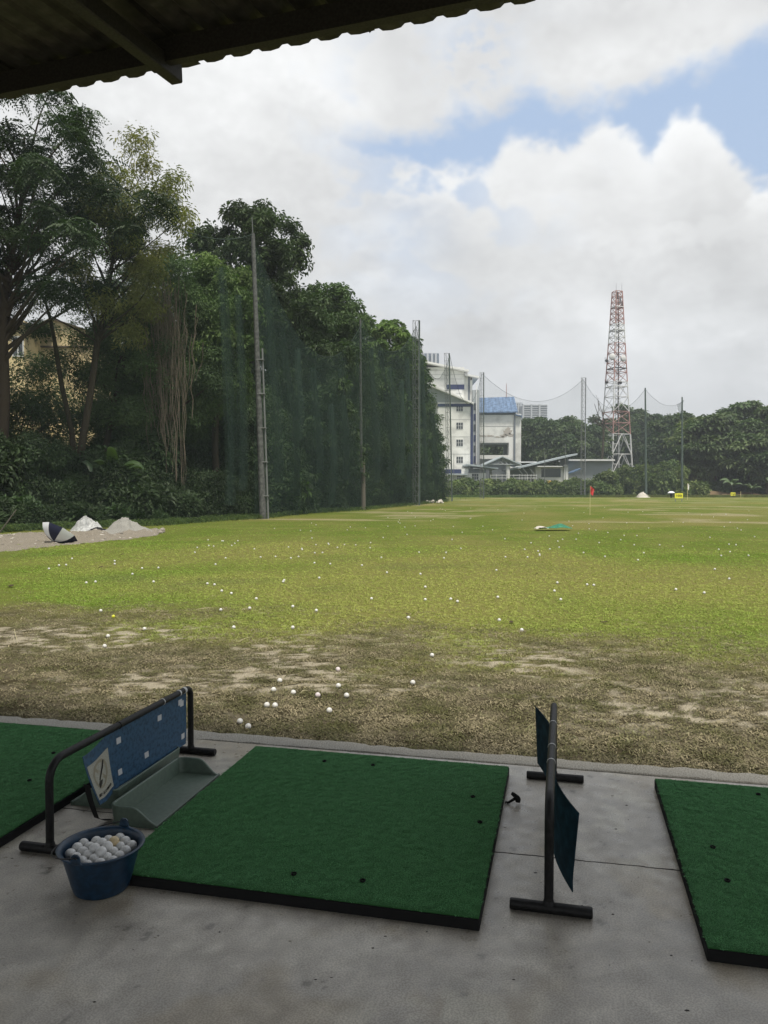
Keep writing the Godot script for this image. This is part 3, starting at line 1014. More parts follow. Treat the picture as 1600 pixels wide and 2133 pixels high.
func tray(label: String, x_back: float, x_lip: float, d0: float, d1: float) -> void:
	var t := thing("ball_tray", label, "tray", tee((x_back + x_lip) / 2, 0, (d0 + d1) / 2), -A)
	var w := x_lip - x_back
	var sgn := signf(w)
	var hw := absf(w) / 2
	var hd := (d1 - d0) / 2
	# path of the wall: lip, end, round corner, back, round corner, end, lip
	var path := []
	var r := 0.05
	for e in [1, -1]:
		var leg := []
		for k in 13:
			var q := k / 12.0
			var y := 0.014 + 0.078 * smoothstep(0.0, 0.62, q)
			leg.append([Vector2(lerpf(hw, -hw + r, q), e * hd), y])
		for k in range(1, 6):
			var a := k / 6.0 * PI / 2
			leg.append([Vector2(-hw + r - r * sin(a), e * (hd - r + r * cos(a))), 0.092])
		if e == -1:
			leg.reverse()
		path.append_array(leg)
	var s := Shape.new()
	var sec := [[0.0, 0.0, 0.0], [0.0, 1.0, 0.0], [0.004, 1.0, 0.005], [0.011, 1.0, 0.005], [0.015, 1.0, 0.0], [0.015, 0.0, 0.012]]
	for k in path.size():
		var p: Vector2 = path[k][0]
		var a: Vector2 = path[maxi(k - 1, 0)][0]
		var b: Vector2 = path[mini(k + 1, path.size() - 1)][0]
		var n := (b - a).orthogonal().normalized()
		if n.dot(-p) < 0:
			n = -n
		for q in sec:
			var y: float = path[k][1] * q[1] + q[2]
			var flare: float = 0.012 * (1.0 - y / 0.09)
			s.v.append(Vector3((p.x + n.x * (q[0] + flare)) * sgn, y, p.y + n.y * (q[0] + flare)))
	for k in path.size() - 1:
		for j in sec.size() - 1:
			var a := k * sec.size() + j
			if sgn > 0:
				s.ix.append_array([a, a + sec.size() + 1, a + 1, a, a + sec.size(), a + sec.size() + 1])
			else:
				s.ix.append_array([a, a + 1, a + sec.size() + 1, a, a + sec.size() + 1, a + sec.size()])
	obj("wall", s, M.tray, t)
	s = Shape.new()
	s.box(Vector3(0, 0.0075, 0), Vector3(hw * 2 - 0.03, 0.015, hd * 2 - 0.03), Basis.IDENTITY, 0.003)
	obj("bottom", s, M.tray, t)
	s = Shape.new()
	s.box(Vector3((hw - 0.006) * sgn, 0.011, 0), Vector3(0.014, 0.0215, hd * 2 - 0.004), Basis.IDENTITY, 0.004)
	obj("lip", s, M.tray, t)

func make_bucket(ball: Mesh) -> void:
	var c := tee(-1.795, 0, 2.70)
	var t := thing("bucket", "small blue plastic bucket heaped with golf balls, wire handle down", "bucket", c, -A)
	var s := Shape.new()
	s.lathe([Vector2(0.0, 0.0), Vector2(0.100, 0.0), Vector2(0.106, 0.004), Vector2(0.115, 0.03), Vector2(0.150, 0.160), Vector2(0.152, 0.166), Vector2(0.166, 0.169), Vector2(0.169, 0.174), Vector2(0.166, 0.178), Vector2(0.158, 0.178), Vector2(0.150, 0.172), Vector2(0.146, 0.160), Vector2(0.112, 0.03), Vector2(0.100, 0.012), Vector2(0.0, 0.012)], 56)
	obj("body", s, M.bucket, t)
	for e in [-1, 1]:
		s = Shape.new()
		var poly := PackedVector2Array([Vector2(-0.034, 0), Vector2(-0.022, 0.006), Vector2(-0.017, 0.03), Vector2(-0.008, 0.038), Vector2(0.008, 0.038), Vector2(0.017, 0.03), Vector2(0.022, 0.006), Vector2(0.034, 0)])
		var hole := PackedVector2Array()
		for k in 8:
			hole.append(Vector2(cos(TAU * k / 8), sin(TAU * k / 8)) * 0.0075 + Vector2(0, 0.025))
		var outline := poly.duplicate()
		outline.append_array(PackedVector2Array([Vector2(0.0002, 0.0)]))
		for k in range(0, 9):
			var a := -PI / 2 - TAU * k / 8.0
			outline.append(Vector2(cos(a) * 0.0075 + 0.0001, sin(a) * 0.0075 + 0.025))
		outline.append(Vector2(-0.0002, 0.0))
		s.prism(outline, func(p, k): return Vector3(p.x, 0.172 + p.y, (0.163 + 0.006 * k) * e))
		obj("ear", s, M.bucket, t)
	s = Shape.new()
	var pts := []
	for k in 25:
		var a := PI / 2 + PI * k / 24.0
		var drop := sin(PI * k / 24.0)
		pts.append(Vector3(cos(a) * 0.188 - 0.002, 0.197 - 0.042 * drop, sin(a) * 0.169))
	pts.push_front(Vector3(0.012, 0.199, 0.176))
	pts.append(Vector3(0.012, 0.199, -0.176))
	s.tube(pts, [0.0028], 7)
	obj("handle", s, M.wire, t)
	# balls: settled by hand-made packing, two layers
	var spots := []
	for layer in 3:
		var y: float = [0.116, 0.1465, 0.168][layer]
		var rad: float = [0.112, 0.122, 0.060][layer]
		for i in range(-4, 5):
			for j in range(-4, 5):
				var p: Vector2 = Vector2(i + 0.5 * (j & 1), j * 0.87) * 0.0462 + Vector2(0.0, 0.0) + [Vector2.ZERO, Vector2(0.021, 0.013), Vector2(0.0, 0.026)][layer]
				p = p.rotated(0.5)
				if layer == 2 and (p.x < -0.02 or p.y > 0.055):
					continue
				if p.length() < rad:
					var q := Vector3(p.x + rng.randf_range(-1, 1) * 0.0015, y + rng.randf_range(-1, 1) * 0.002, p.y + rng.randf_range(-1, 1) * 0.0015)
					spots.append(q)
	var cream := 0
	for q in spots:
		var o := put("bucket_ball", ball, M.ball_white)
		o.position = c + Basis(Vector3.UP, -A) * q
		o.rotation = Vector3(rng.randf() * 6, rng.randf() * 6, 0)
		if q.y > 0.165 and q.z < -0.025 and cream == 0:
			cream = 1
			o.material_override = M.ball_cream
			tag(o, "single cream yellowed golf ball on the heap in the bucket", "golf ball")
		else:
			tag(o, "white dimpled golf ball heaped in the blue bucket", "golf ball", "golf balls in the bucket")

func make_balls(ball: Mesh) -> void:
	var near := [[500, 1498], [517, 1509], [556, 1467], [573, 1468], [570, 1434], [583, 1415], [611, 1441], [662, 1447], [686, 1478], [705, 1429], [722, 1447], [704, 1392], [860, 1420], [900, 1364], [1087, 1311], [851, 1286], [610, 1306], [659, 1271], [610, 1262], [520, 1266], [487, 1306], [460, 1269], [482, 1235], [462, 1230], [301, 1309], [218, 1344], [225, 1324], [210, 1271], [1040, 1291], [1037, 1243], [953, 1252], [939, 1247], [886, 1248], [774, 1246], [1168, 1248], [534, 1246], [447, 1217], [432, 1215], [320, 1211], [276, 1195], [296, 1183], [239, 1174], [239, 1168], [150, 1163], [123, 1177], [102, 1184], [138, 1176], [330, 1182], [180, 1213], [199, 1211], [590, 1211], [592, 1208], [665, 1203], [886, 1222], [1161, 1213], [1155, 1230], [1223, 1217], [1237, 1218], [1519, 1205], [1408, 1227], [1467, 1234], [1489, 1185], [1034, 1187], [876, 1195], [806, 1192], [1329, 1166], [1099, 1160], [1124, 1154], [1093, 1144], [960, 1142], [925, 1162], [873, 1150], [449, 1175], [470, 1162], [530, 1143], [543, 1160], [574, 1159], [606, 1162], [622, 1159], [655, 1172], [688, 1174], [754, 1177], [703, 1140], [741, 1135], [772, 1130], [435, 1136], [483, 1136], [1162, 1127], [1200, 1123], [1248, 1130], [1293, 1124], [1341, 1151], [1422, 1138]]
	var yellow := on_ground(236.5, 1284, G + 0.014)
	var o := put("range_ball", ball, M.ball_yellow)
	o.position = yellow
	tag(o, "bright yellow golf ball lying alone on the grass", "golf ball")
	var at := []
	for p in near:
		at.append(on_ground(p[0], p[1], G + 0.006))
	var tries := 0
	while at.size() < 205 and tries < 4000:
		tries += 1
		var px := rng.randf_range(360, 1590)
		var py := 1056.0 + 105.0 * pow(rng.randf(), 1.5)
		if nz.get_noise_2d(px * 1.3, py * 6.0) < -0.12:
			continue
		var p := on_ground(px, py, G + 0.008)
		if tee_x(p) < -12.0:
			continue
		at.append(p)
	for k in at.size():
		var p: Vector3 = at[k]
		o = put("range_ball", ball, M.ball_pink if k in [7, 11] else M.ball_white)
		o.position = Vector3(p.x, field_height(tee_x(p), tee_d(p)) + 0.0205, p.z)
		o.rotation = Vector3(rng.randf() * 6, rng.randf() * 6, 0)
		if k < 14:
			tag(o, "white golf ball on the worn brown soil just beyond the kerb", "golf ball", "balls on the worn soil")
		else:
			tag(o, "white golf ball lying out on the green range grass", "golf ball", "balls scattered over the range")

func leaf_curl(sz: float) -> Shape:
	return thick(func(u, v): return Vector3((u - 0.5) * sz * sin(PI * clampf(v * 0.9 + 0.05, 0.0, 1.0)), 0.004 + sz * 0.5 * (pow(v - 0.4, 2.0) + pow(u - 0.5, 2.0) * 0.8), (v - 0.5) * sz * 1.5), 4, 6, 0.001)

func make_litter() -> void:
	for p in [[1258, 1297, 0.10], [849, 1280, 0.07], [1065, 1297, 0.09], [1118, 1195, 0.10], [22, 1222, 0.16], [210, 1182, 0.12], [228, 1182, 0.10], [373, 1171, 0.10], [254, 1155, 0.12], [415, 1207, 0.10]]:
		var o := obj("fallen_leaf", leaf_curl(p[2] * 0.6), M.dry_leaf)
		o.position = on_ground(p[0], p[1], G - 0.002)
		o.rotation.y = p[0]
		tag(o, "curled dark dead leaf on the range grass", "leaf", "dead leaves on the range")
	for p in [[408, 1270, 446, 1266], [495, 1337, 528, 1327], [782, 1371, 830, 1381], [640, 1438, 626, 1444], [30, 1310, 36, 1340]]:
		var a := on_ground(p[0], p[1], G + 0.012)
		var b := on_ground(p[2], p[3], G + 0.02)
		var s := Shape.new()
		s.tube([a, a.lerp(b, 0.35) + Vector3(0, 0.012, 0.01), a.lerp(b, 0.7) + Vector3(0, 0.014, 0), b], [0.0025, 0.003, 0.0025, 0.0015], 5)
		tag(obj("straw", s, M.straw), "pale dry straw stalk lying on the range grass", "straw", "straw stalks on the range")
	# rubber tee knocked over beside the middle mat
	var t := thing("rubber_tee", "black rubber tee lying on the concrete beside the middle mat", "tee", tee(-0.247, 0, 3.90), -A)
	var s := Shape.new()
	s.tube([Vector3(-0.024, 0.005, 0.008), Vector3(-0.014, 0.009, 0.006), Vector3(0.022, 0.032, 0.0)], [0.006, 0.006, 0.008], 9)
	obj("stem", s, M.rubber, t)
	var arc := []
	for k in 9:
		var a := lerpf(-0.5, 1.9, k / 8.0)
		arc.append(Vector3(0.020 + 0.022 * sin(PI * (0.15 + 0.085 * k)) - 0.004 * k, 0.012 + k * 0.0052, -0.002))
	s = Shape.new()
	s.tube(arc, [0.012, 0.014, 0.015, 0.015, 0.014, 0.012, 0.011, 0.010, 0.008], 10)
	obj("cup", s, M.rubber, t)
	s = Shape.new()
	s.tube([Vector3(-0.03, 0.0045, 0.014), Vector3(-0.027, 0.012, 0.006)], [0.004], 7)
	obj("tip", s, M.rubber, t)
	t = thing("rubber_crumb", "small black rubber scrap on concrete under the curled teal sheet", "scrap", tee(0.075, 0.004, 2.985), -A + 0.6)
	s = Shape.new()
	s.box(Vector3.ZERO, Vector3(0.018, 0.006, 0.009), Basis.IDENTITY, 0.002)
	obj("scrap", s, M.rubber, t)

# ---------------------------------------------------------------- things out on the range
func heap(called: String, label: String, category: String, at: Vector3, size: Vector3, m: Material, seed_: float, group := "") -> MeshInstance3D:
	var s := Shape.new()
	var n := 64
	var f := func(u: float, v: float) -> Vector3:
		var a := u * TAU
		var r := v
		var k := 1.0 + 0.28 * nz.get_noise_3d(cos(a) * 60.0 + seed_, sin(a) * 60.0, r * 50.0)
		var y := pow(maxf(1.0 - r, 0.0), 1.15) * (1.0 + 0.5 * nz.get_noise_3d(cos(a) * r * 110.0 + seed_, sin(a) * r * 110.0, 5.0)) + (0.16 * nz.get_noise_3d(cos(a) * r * 330.0 + seed_, sin(a) * r * 330.0, 9.0) + 0.10 * nz.get_noise_3d(cos(a) * r * 900.0 + seed_, sin(a) * r * 900.0, 19.0)) * (1.0 - r * r)
		return Vector3(cos(a) * r * k * size.x, y * size.y - 0.05 * r * size.y, sin(a) * r * k * size.z)
	s.grid(n, 26, func(u, v): return f.call(fmod(u, 1.0), v * 0.999 + 0.001))
	var o := obj(called, s, m)
	o.position = Vector3(at.x, G - 0.03, at.z)
	tag(o, label, category, group)
	return o

func make_umbrella(at: Vector3, axis_dir: Vector3, roll: float, radius: float, depth: float, colors: Array, label: String) -> Node3D:
	# the tip of the canopy is at the origin and the canopy opens along +y of the node
	var t := thing("umbrella", label, "umbrella", at)
	var y := axis_dir.normalized()
	var x := y.cross(Vector3.FORWARD).normalized()
	t.basis = Basis(x, y, x.cross(y)) * Basis(Vector3.UP, roll)
	for k in 8:
		var a0 := TAU * k / 8
		var f := func(u: float, v: float) -> Vector3:
			var a: float = a0 + TAU / 8 * u
			var sag := 1.0 - 0.07 * sin(PI * clampf(u, 0, 1)) * v
			return Vector3(cos(a) * radius * sin(v * 1.25) / sin(1.25) * sag, depth * (1.0 - cos(v * 1.25)) / (1.0 - cos(1.25)), sin(a) * radius * sin(v * 1.25) / sin(1.25) * sag)
		var s := Shape.new()
		s.grid(4, 8, f)
		obj("panel", s, colors[k % colors.size()], t)
		s = Shape.new()
		var pts := []
		for i in 7:
			pts.append(f.call(0.0, i / 6.0) + Vector3(0, 0.006, 0))
		s.tube(pts, [0.004], 5)
		obj("rib", s, M.mast, t)
	var s2 := Shape.new()
	s2.tube([Vector3(0, -0.03, 0), Vector3(0, 0.72, 0)], [0.006], 6)
	obj("shaft", s2, M.wire, t)
	return t

func board_text(words: String, size: float, at: Vector3, m: Material, parent: Node3D) -> MeshInstance3D:
	var font := SystemFont.new()
	font.font_names = PackedStringArray(["Droid Sans"])
	font.font_weight = 700
	var tm := TextMesh.new()
	tm.font = font
	tm.text = words
	tm.font_size = 64
	tm.pixel_size = size / 64.0
	tm.depth = 0.008
	var o := put("lettering", tm, m, parent)
	o.position = at
	return o

func distance_sign(px: float, py: float, words: String, w: float, h: float, leg: float, label: String) -> void:
	var at := on_ground(px, py)
	var t := thing("distance_sign", label, "sign", at)
	var s := Shape.new()
	s.box(Vector3(0, leg + h / 2, 0), Vector3(w, h, 0.03), Basis.IDENTITY, 0.006)
	obj("board", s, M.sign_yellow, t)
	for e in [-1, 1]:
		s = Shape.new()
		s.tube([Vector3(e * w * 0.4, -0.03, -0.03), Vector3(e * w * 0.4, leg + h * 0.8, -0.03)], [0.035], 8)
		obj("leg", s, M.dark_wall, t)
	var o := board_text(words, h * 0.62, Vector3(0, leg + h * 0.5, 0.019), M.sign_black, t)
	o.scale = Vector3(1.25, 1, 1)

func flag(px: float, py: float, top: float, m: Material, label: String, drop: float, r: float) -> void:
	var at := on_ground(px, py)
	var t := thing("flagstick", label, "flag", at)
	var s := Shape.new()
	s.tube([Vector3(0, -0.03, 0), Vector3(0, top, 0)], [r], 8)
	obj("stick", s, M.pole_yellow, t)
	var f := func(u: float, v: float) -> Vector3:
		var len := 0.26 * (1.0 - 0.45 * v)
		return Vector3(u * len + 0.01, top - 0.02 - v * drop - u * drop * 0.45, 0.05 * sin(u * 5.0 + v * 3.0))
	obj("cloth", thick(f, 8, 8, 0.003), m, t)

func make_range_things() -> void:
	# sandy strip along the left edge
	var xs := axis([[0, 1, 0.02]])
	var s := Shape.new()
	var near := [[-60, 1160], [0, 1148], [100, 1137], [180, 1131], [250, 1124], [330, 1113], [345, 1108]]
	var far := [[-60, 1118], [0, 1112], [100, 1108], [180, 1106], [250, 1104], [320, 1104], [345, 1106]]
	var track := func(u: float, v: float) -> Vector3:
		var k := clampi(int(u * 6.0), 0, 5)
		var w := u * 6.0 - k
		var a := on_ground(lerpf(near[k][0], near[k + 1][0], w), lerpf(near[k][1], near[k + 1][1], w))
		var b := on_ground(lerpf(far[k][0], far[k + 1][0], w), lerpf(far[k][1], far[k + 1][1], w))
		var p := a.lerp(b, v)
		p += Vector3(0.5 * nz.get_noise_2d(u * 300.0, v * 20.0), 0, 0.35 * nz.get_noise_2d(u * 420.0 + 9.0, v * 20.0)) * (1.0 if v < 0.01 or v > 0.99 else 0.3)
		p.y = G - 0.03 + 0.16 * sin(PI * v) * (0.7 + 1.1 * nz.get_noise_2d(u * 900.0, v * 250.0)) + 0.03 * nz.get_noise_2d(u * 4000.0, v * 900.0) + 0.012
		return p
	s.grid(160, 30, track)
	tag(obj("path", s, M.sand_brown), "", "", "", "structure")
	var st := Shape.new()
	st.lathe([Vector2(0, -0.3), Vector2(0.8, -0.25), Vector2(1.0, 0.1), Vector2(0.7, 0.5), Vector2(0, 0.65)], 7)
	var buf := PackedFloat32Array()
	for k in 420:
		var p: Vector3 = track.call(rng.randf() * 0.96, rng.randf())
		var z := 0.012 + 0.045 * pow(rng.randf(), 3.0)
		push(buf, Basis(Vector3.UP, rng.randf() * TAU).scaled(Vector3(z * rng.randf_range(0.8, 1.6), z * 0.7, z)), p, Color(0.5, 0.47, 0.42) * rng.randf_range(0.35, 1.1))
	tag(copies("stones", st.mesh(), M.fibre, buf), "loose pale stones on the sandy strip by the umbrella", "stones", "", "stuff")
	heap("sand_pile", "long pale grey sand pile on the grass beside the umbrella", "sand", on_ground(268, 1112), Vector3(1.15, 0.62, 1.0), M.sand, 3.0)
	heap("sand_pile", "small pale sand pile at the foot of a net post", "sand", on_ground(1340, 1036), Vector3(1.45, 1.05, 1.2), M.rubble, 9.0)
	# white sheet over a heap
	var tarp := heap("white_sheet", "crumpled white plastic sheet draped over a heap under the banana plants", "sheet", on_ground(182, 1104), Vector3(0.72, 0.62, 0.6), M.sheet_white, 21.0)
	heap("dark_sack", "black sack slumped beside the white plastic sheet", "sack", on_ground(205, 1106), Vector3(0.5, 0.2, 0.3), M.cloth_black, 27.0)
	# green sheet weighed down on the field
	var t := thing("green_sheet", "torn green tarpaulin with a frayed grey end lying humped on the grass", "tarpaulin", on_ground(1155, 1104))
	var gs := func(u: float, v: float) -> Vector3:
		var x := lerpf(-0.64, 0.62, u)
		var hump := 0.02 + 0.19 * exp(-pow((u - 0.68) / 0.28, 2.0)) * (0.4 + 0.6 * sin(PI * clampf(v, 0, 1))) + 0.05 * exp(-pow((u - 0.15) / 0.2, 2.0))
		return Vector3(x + 0.03 * nz.get_noise_1d(v * 300.0), hump + 0.04 * nz.get_noise_2d(u * 260.0, v * 260.0) + 0.02, lerpf(-0.35, 0.35, v) + 0.05 * nz.get_noise_1d(u * 400.0))
	obj("cover", thick(gs, 30, 14, 0.006), M.sheet_green, t)
	var fr := func(u: float, v: float) -> Vector3:
		return Vector3(lerpf(-0.76, -0.30, u), 0.075 + 0.05 * sin(u * 3.0) + 0.05 * nz.get_noise_2d(u * 300.0, v * 300.0 + 50.0), lerpf(-0.25, 0.38, v) + 0.06 * nz.get_noise_1d(u * 500.0))
	obj("frayed_end", thick(fr, 14, 8, 0.006), M.rubble, t)
	distance_sign(1414, 1045, "100", 0.97, 0.6, 0.42, "yellow sign reading 100 on two short legs")
	distance_sign(1527, 1036, "150", 0.85, 0.62, 0.25, "yellow sign reading 150 low on the far grass")
	flag(1229, 1072, 1.78, M.flag_red, "red flag hanging from a thin yellow stick on the grass", 0.42, 0.014)
	flag(1432, 1041, 2.35, M.flag_white, "white flag hanging from a stick behind the sign reading 100", 0.7, 0.028)
	var mk := Shape.new()
	mk.tube([on_ground(1543, 1036), on_ground(1543, 1036) + Vector3(0, 1.1, 0)], [0.05, 0.04], 8)
	tag(obj("marker_stake", mk, M.pole_yellow), "thin pale stake near the sign reading 150", "stake")
	# open umbrella dropped on the sand: tip on the ground towards us
	var tip := on_ground(113, 1131)
	var um := make_umbrella(Vector3(tip.x, G + 0.05, tip.z), Vector3(0.34, 0.80, -0.45), 0.35, 0.56, 0.34, [M.cloth_navy, M.cloth_white], "navy and white golf umbrella lying open on the sandy strip")
	var o := board_text("FE.AB", 0.11, Vector3.ZERO, M.cloth_white, um)
	# lettering near the rim of the navy panel that faces us
	var aa := TAU / 8 * 2.5
	var pa := Vector3(cos(aa) * 0.50, 0.19, sin(aa) * 0.50)
	var outw := Vector3(cos(aa) * 0.55, -0.8, sin(aa) * 0.55).normalized()
	var alongp := Vector3(-sin(aa), 0, cos(aa))
	o.basis = Basis(alongp, outw.cross(alongp), outw)
	o.position = pa + outw * 0.02
	# white umbrella over a bag, far out
	var bag_at := on_ground(1398, 1037)
	var fu := make_umbrella(bag_at + Vector3(0, 1.14, 0), Vector3(0.02, -1, 0.0), 0.2, 0.60, 0.32, [M.cloth_white], "white umbrella propped over a dark bag near the sign reading 100")
	var bag := thing("golf_bag", "dark golf bag standing under the white umbrella", "bag", bag_at)
	s = Shape.new()
	s.lathe([Vector2(0, -0.02), Vector2(0.10, -0.02), Vector2(0.11, 0.2), Vector2(0.17, 0.35), Vector2(0.2, 0.6), Vector2(0.18, 0.82), Vector2(0.0, 0.84)], 12)
	obj("body", s, M.cloth_black, bag)
	# rubble
	for r in [[905, 1048, 14, 0.9, "broken pale rubble heaped on the grass by the net"], [1263, 1034, 9, 1.1, "broken pale rubble heaped in front of the far bushes"]]:
		var at := on_ground(r[0], r[1])
		var g := thing("rubble_heap", r[4], "rubble", at)
		for k in r[2]:
			s = Shape.new()
			var z: float = rng.randf_range(0.10, 0.24)
			s.box(Vector3(rng.randf_range(-1, 1) * r[3], z * 0.35 + maxf(0, 0.22 - absf(k - r[2] / 2.0) * 0.04), rng.randf_range(-0.4, 0.4)), Vector3(z * 1.5, z, z * 1.2), Basis.from_euler(Vector3(rng.randf(), rng.randf() * 3, rng.randf())), z * 0.15)
			obj("chunk", s, M.rubble, g)

# ---------------------------------------------------------------- net and posts
func lattice(s: Shape, a: Vector3, b: Vector3, w: float, n: int, r: float) -> void:
	# three-chord mast from a to b
	var prev := []
	for k in n + 1:
		var p := a.lerp(b, float(k) / n)
		var now := []
		for c in 3:
			now.append(p + Vector3(cos(TAU * c / 3 + 0.5), 0, sin(TAU * c / 3 + 0.5)) * w * 0.577)
		for c in 3:
			if prev.size():
				s.bar(prev[c], now[c], r * 1.5, 5)
				s.bar(prev[c], now[(c + 1) % 3], r * 0.8, 4)
			s.bar(now[c], now[(c + 1) % 3], r * 0.8, 4)
		prev = now

func net_span(a: Vector3, b: Vector3, top_a: float, top_b: float, dip: float, folds: Array, label: String, m: Material, seed_: float, torn := false) -> void:
	var t := thing("safety_net", label, "net", Vector3((a.x + b.x) / 2, G, (a.z + b.z) / 2))
	var o := t.position
	var dir := (b - a)
	dir.y = 0
	var n := Vector3(-dir.z, 0, dir.x).normalized()
	var top := func(u: float) -> float:
		return lerpf(top_a, top_b, u) - dip * 4.0 * u * (1.0 - u)
	var f := func(u: float, v: float) -> Vector3:
		var p := a.lerp(b, u)
		p.y = lerpf(top.call(u), G + 0.05, v)
		var amp := sin(PI * u) * (0.25 + 0.75 * v)
		p += n * amp * (0.55 * nz.get_noise_2d(u * 260.0 + seed_, v * 25.0) + 0.3 * nz.get_noise_2d(u * 900.0 + seed_, v * 60.0) + 0.5 * sin(PI * v))
		return p - o
	var s := Shape.new()
	s.grid(70, 16, f)
	obj("mesh", s, m, t)
	s = Shape.new()
	var pts := []
	for k in 33:
		pts.append(f.call(k / 32.0, 0.0))
	s.tube(pts, [0.022], 5)
	obj("head_rope", s, M.rope, t)
	# gathers: net hanging doubled in long pleats
	for q in folds:
		s = Shape.new()
		var u0: float = q[0]
		var slip: float = q[1]
		var v0: float = q[2]
		var v1: float = q[3]
		var w: float = q[4]
		var g := func(x: float, y: float) -> Vector3:
			var v := lerpf(v0, v1, y)
			var u: float = u0 + slip * y + (x - 0.5) * w * (0.35 + 0.65 * sin(PI * clampf(y * 1.1, 0.0, 1.0)))
			return f.call(u, v) + n * (0.16 * sin(x * 19.0 + y * 2.0) + 0.10 * sin(x * 41.0))
		s.grid(26, 14, g)
		obj("pleat", s, M.net_pleat, t)

func make_nets() -> void:
	var p0 := Vector3(-12.6, G, -27.0)
	var p1 := on_ground(548, 1080)
	var p2 := on_ground(757, 1062)
	var p3 := on_ground(866, 1052)
	var p4 := Vector3(px_x(936, 98.0), G, -98.0)
	var p5 := Vector3(px_x(1003, 122.0), G, -122.0)
	# post 1: tall tapering tube with a service pipe clamped to it
	var t := thing("net_post", "tall pale grey tapering net post with a thin pipe clamped beside it", "post", p1)
	var top1 := at_depth(527, 487, -p1.z) - p1
	var s := Shape.new()
	var pts := []
	var rad := []
	for k in 9:
		pts.append(Vector3.ZERO.lerp(top1, k / 8.0) + Vector3(0, -0.02 * (8 - k) / 8.0, 0))
		rad.append(lerpf(0.19, 0.10, k / 8.0))
	s.tube(pts, rad, 14)
	obj("shaft", s, M.post_grey, t)
	s = Shape.new()
	s.tube([Vector3(0.28, -0.02, 0), Vector3(0.28, 0, 0) + top1 * 0.6], [0.05], 8)
	obj("pipe", s, M.mast, t)
	for k in 5:
		s = Shape.new()
		var c: Vector3 = top1 * (0.08 + k * 0.12)
		s.box(c + Vector3(0.14, 0, 0), Vector3(0.42, 0.06, 0.30), Basis.IDENTITY, 0.01)
		obj("clamp", s, M.mast, t)
	s = Shape.new()
	s.tube([top1, top1 + Vector3(-0.05, 0.9, 0)], [0.02], 6)
	obj("finial", s, M.mast, t)
	# post 2: timber butt with a steel tube on top
	t = thing("net_post", "net post with a thick timber foot and a dark upper pipe", "post", p2)
	var top2 := at_depth(752, 665, -p2.z) - p2
	s = Shape.new()
	s.tube([Vector3(0, -0.02, 0), top2 * 0.25], [0.19, 0.17], 12)
	obj("timber_foot", s, M.post_wood, t)
	s = Shape.new()
	s.tube([top2 * 0.2 + Vector3(-0.12, 0, 0.15), top2 + Vector3(-0.05, 0, 0)], [0.13, 0.08], 10)
	obj("pipe", s, M.post_grey, t)
	# lattice masts
	for q in [[p3, 866, 668, "slim lattice net mast standing at the corner of the leafy trees"], [p4, 930, 736, "grey lattice net mast rising in front of the white cladding"], [p5, 1003, 776, "pale lattice net mast standing before the blue roof"]]:
		t = thing("net_mast", q[3], "mast", q[0])
		var tp: Vector3 = at_depth(q[1], q[2], -q[0].z) - q[0]
		s = Shape.new()
		lattice(s, Vector3(0, -0.02, 0), tp, 0.55, int(tp.y / 0.9), 0.017)
		obj("lattice", s, M.mast, t)
		s = Shape.new()
		s.tube([Vector3(0.36, -0.02, 0.1), Vector3(0.36, 0, 0.1) + tp], [0.07], 8)
		obj("pipe", s, M.post_green, t)
	var h1 := top1.y - 0.15
	var h2 := top2.y - 0.1
	var h3 := at_depth(866, 680, -p3.z).y
	var a1 := p1 + Vector3(top1.x, 0, top1.z)
	net_span(p0, a1, 16.2, h1 + 0.1, 2.2, [[0.8, 0.05, 0.1, 0.95, 0.08], [0.9, 0.02, 0.2, 0.9, 0.06]], "dark green netting between the tall grey post and the left trees", M.net_thin, 5.0)
	net_span(a1, p2, h1, h2, 4.4, [[0.10, 0.05, 0.05, 0.85, 0.07], [0.20, 0.10, 0.12, 0.9, 0.05], [0.33, -0.04, 0.08, 0.6, 0.06], [0.46, 0.03, 0.1, 0.75, 0.04], [0.72, 0.04, 0.1, 0.8, 0.05], [0.62, 0.0, 0.3, 0.95, 0.07]], "dark green netting from the tall grey post to the timber-footed post", M.net, 25.0)
	net_span(p2, p3, h2, h3, 2.4, [[0.12, 0.06, 0.08, 0.85, 0.08], [0.3, 0.14, 0.02, 0.8, 0.05], [0.45, 0.05, 0.1, 0.7, 0.10], [0.66, -0.06, 0.2, 0.8, 0.09], [0.8, 0.02, 0.1, 0.95, 0.07]], "dark green netting with long pleats beyond the timber-footed post", M.net, 45.0)
	net_span(p3, p4, h3, px_y(738, 98.0), 4.0, [[0.15, 0.05, 0.05, 0.9, 0.1], [0.4, 0.1, 0.3, 0.9, 0.1]], "thin netting between the slim mast and the grey lattice mast", M.net, 65.0)
	net_span(p4, p5, px_y(738, 98.0), px_y(778, 122.0), 5.5, [], "thin netting before the white building", M.net_far, 85.0)
	# far end
	var q1 := Vector3(px_x(1213, 140.0), G, -140.0)
	var q2 := Vector3(px_x(1346, 140.0), G, -140.0)
	var q3 := Vector3(px_x(1421, 146.0), G, -146.0)
	t = thing("net_mast", "lattice net mast among the far bushes left of the red and white tower", "mast", q1)
	t.set_meta("label", "lattice net mast standing in bushes between blue roof and radio tower")
	s = Shape.new()
	var tq := Vector3(0, px_y(787, 140.0) - G, 0)
	lattice(s, Vector3(0, -0.02, 0), tq, 0.75, 20, 0.024)
	obj("lattice", s, M.mast, t)
	s = Shape.new()
	s.tube([Vector3(0.45, -0.02, 0.1), Vector3(0.45, 0, 0.1) + tq], [0.09], 8)
	obj("pipe", s, M.dark_wall, t)
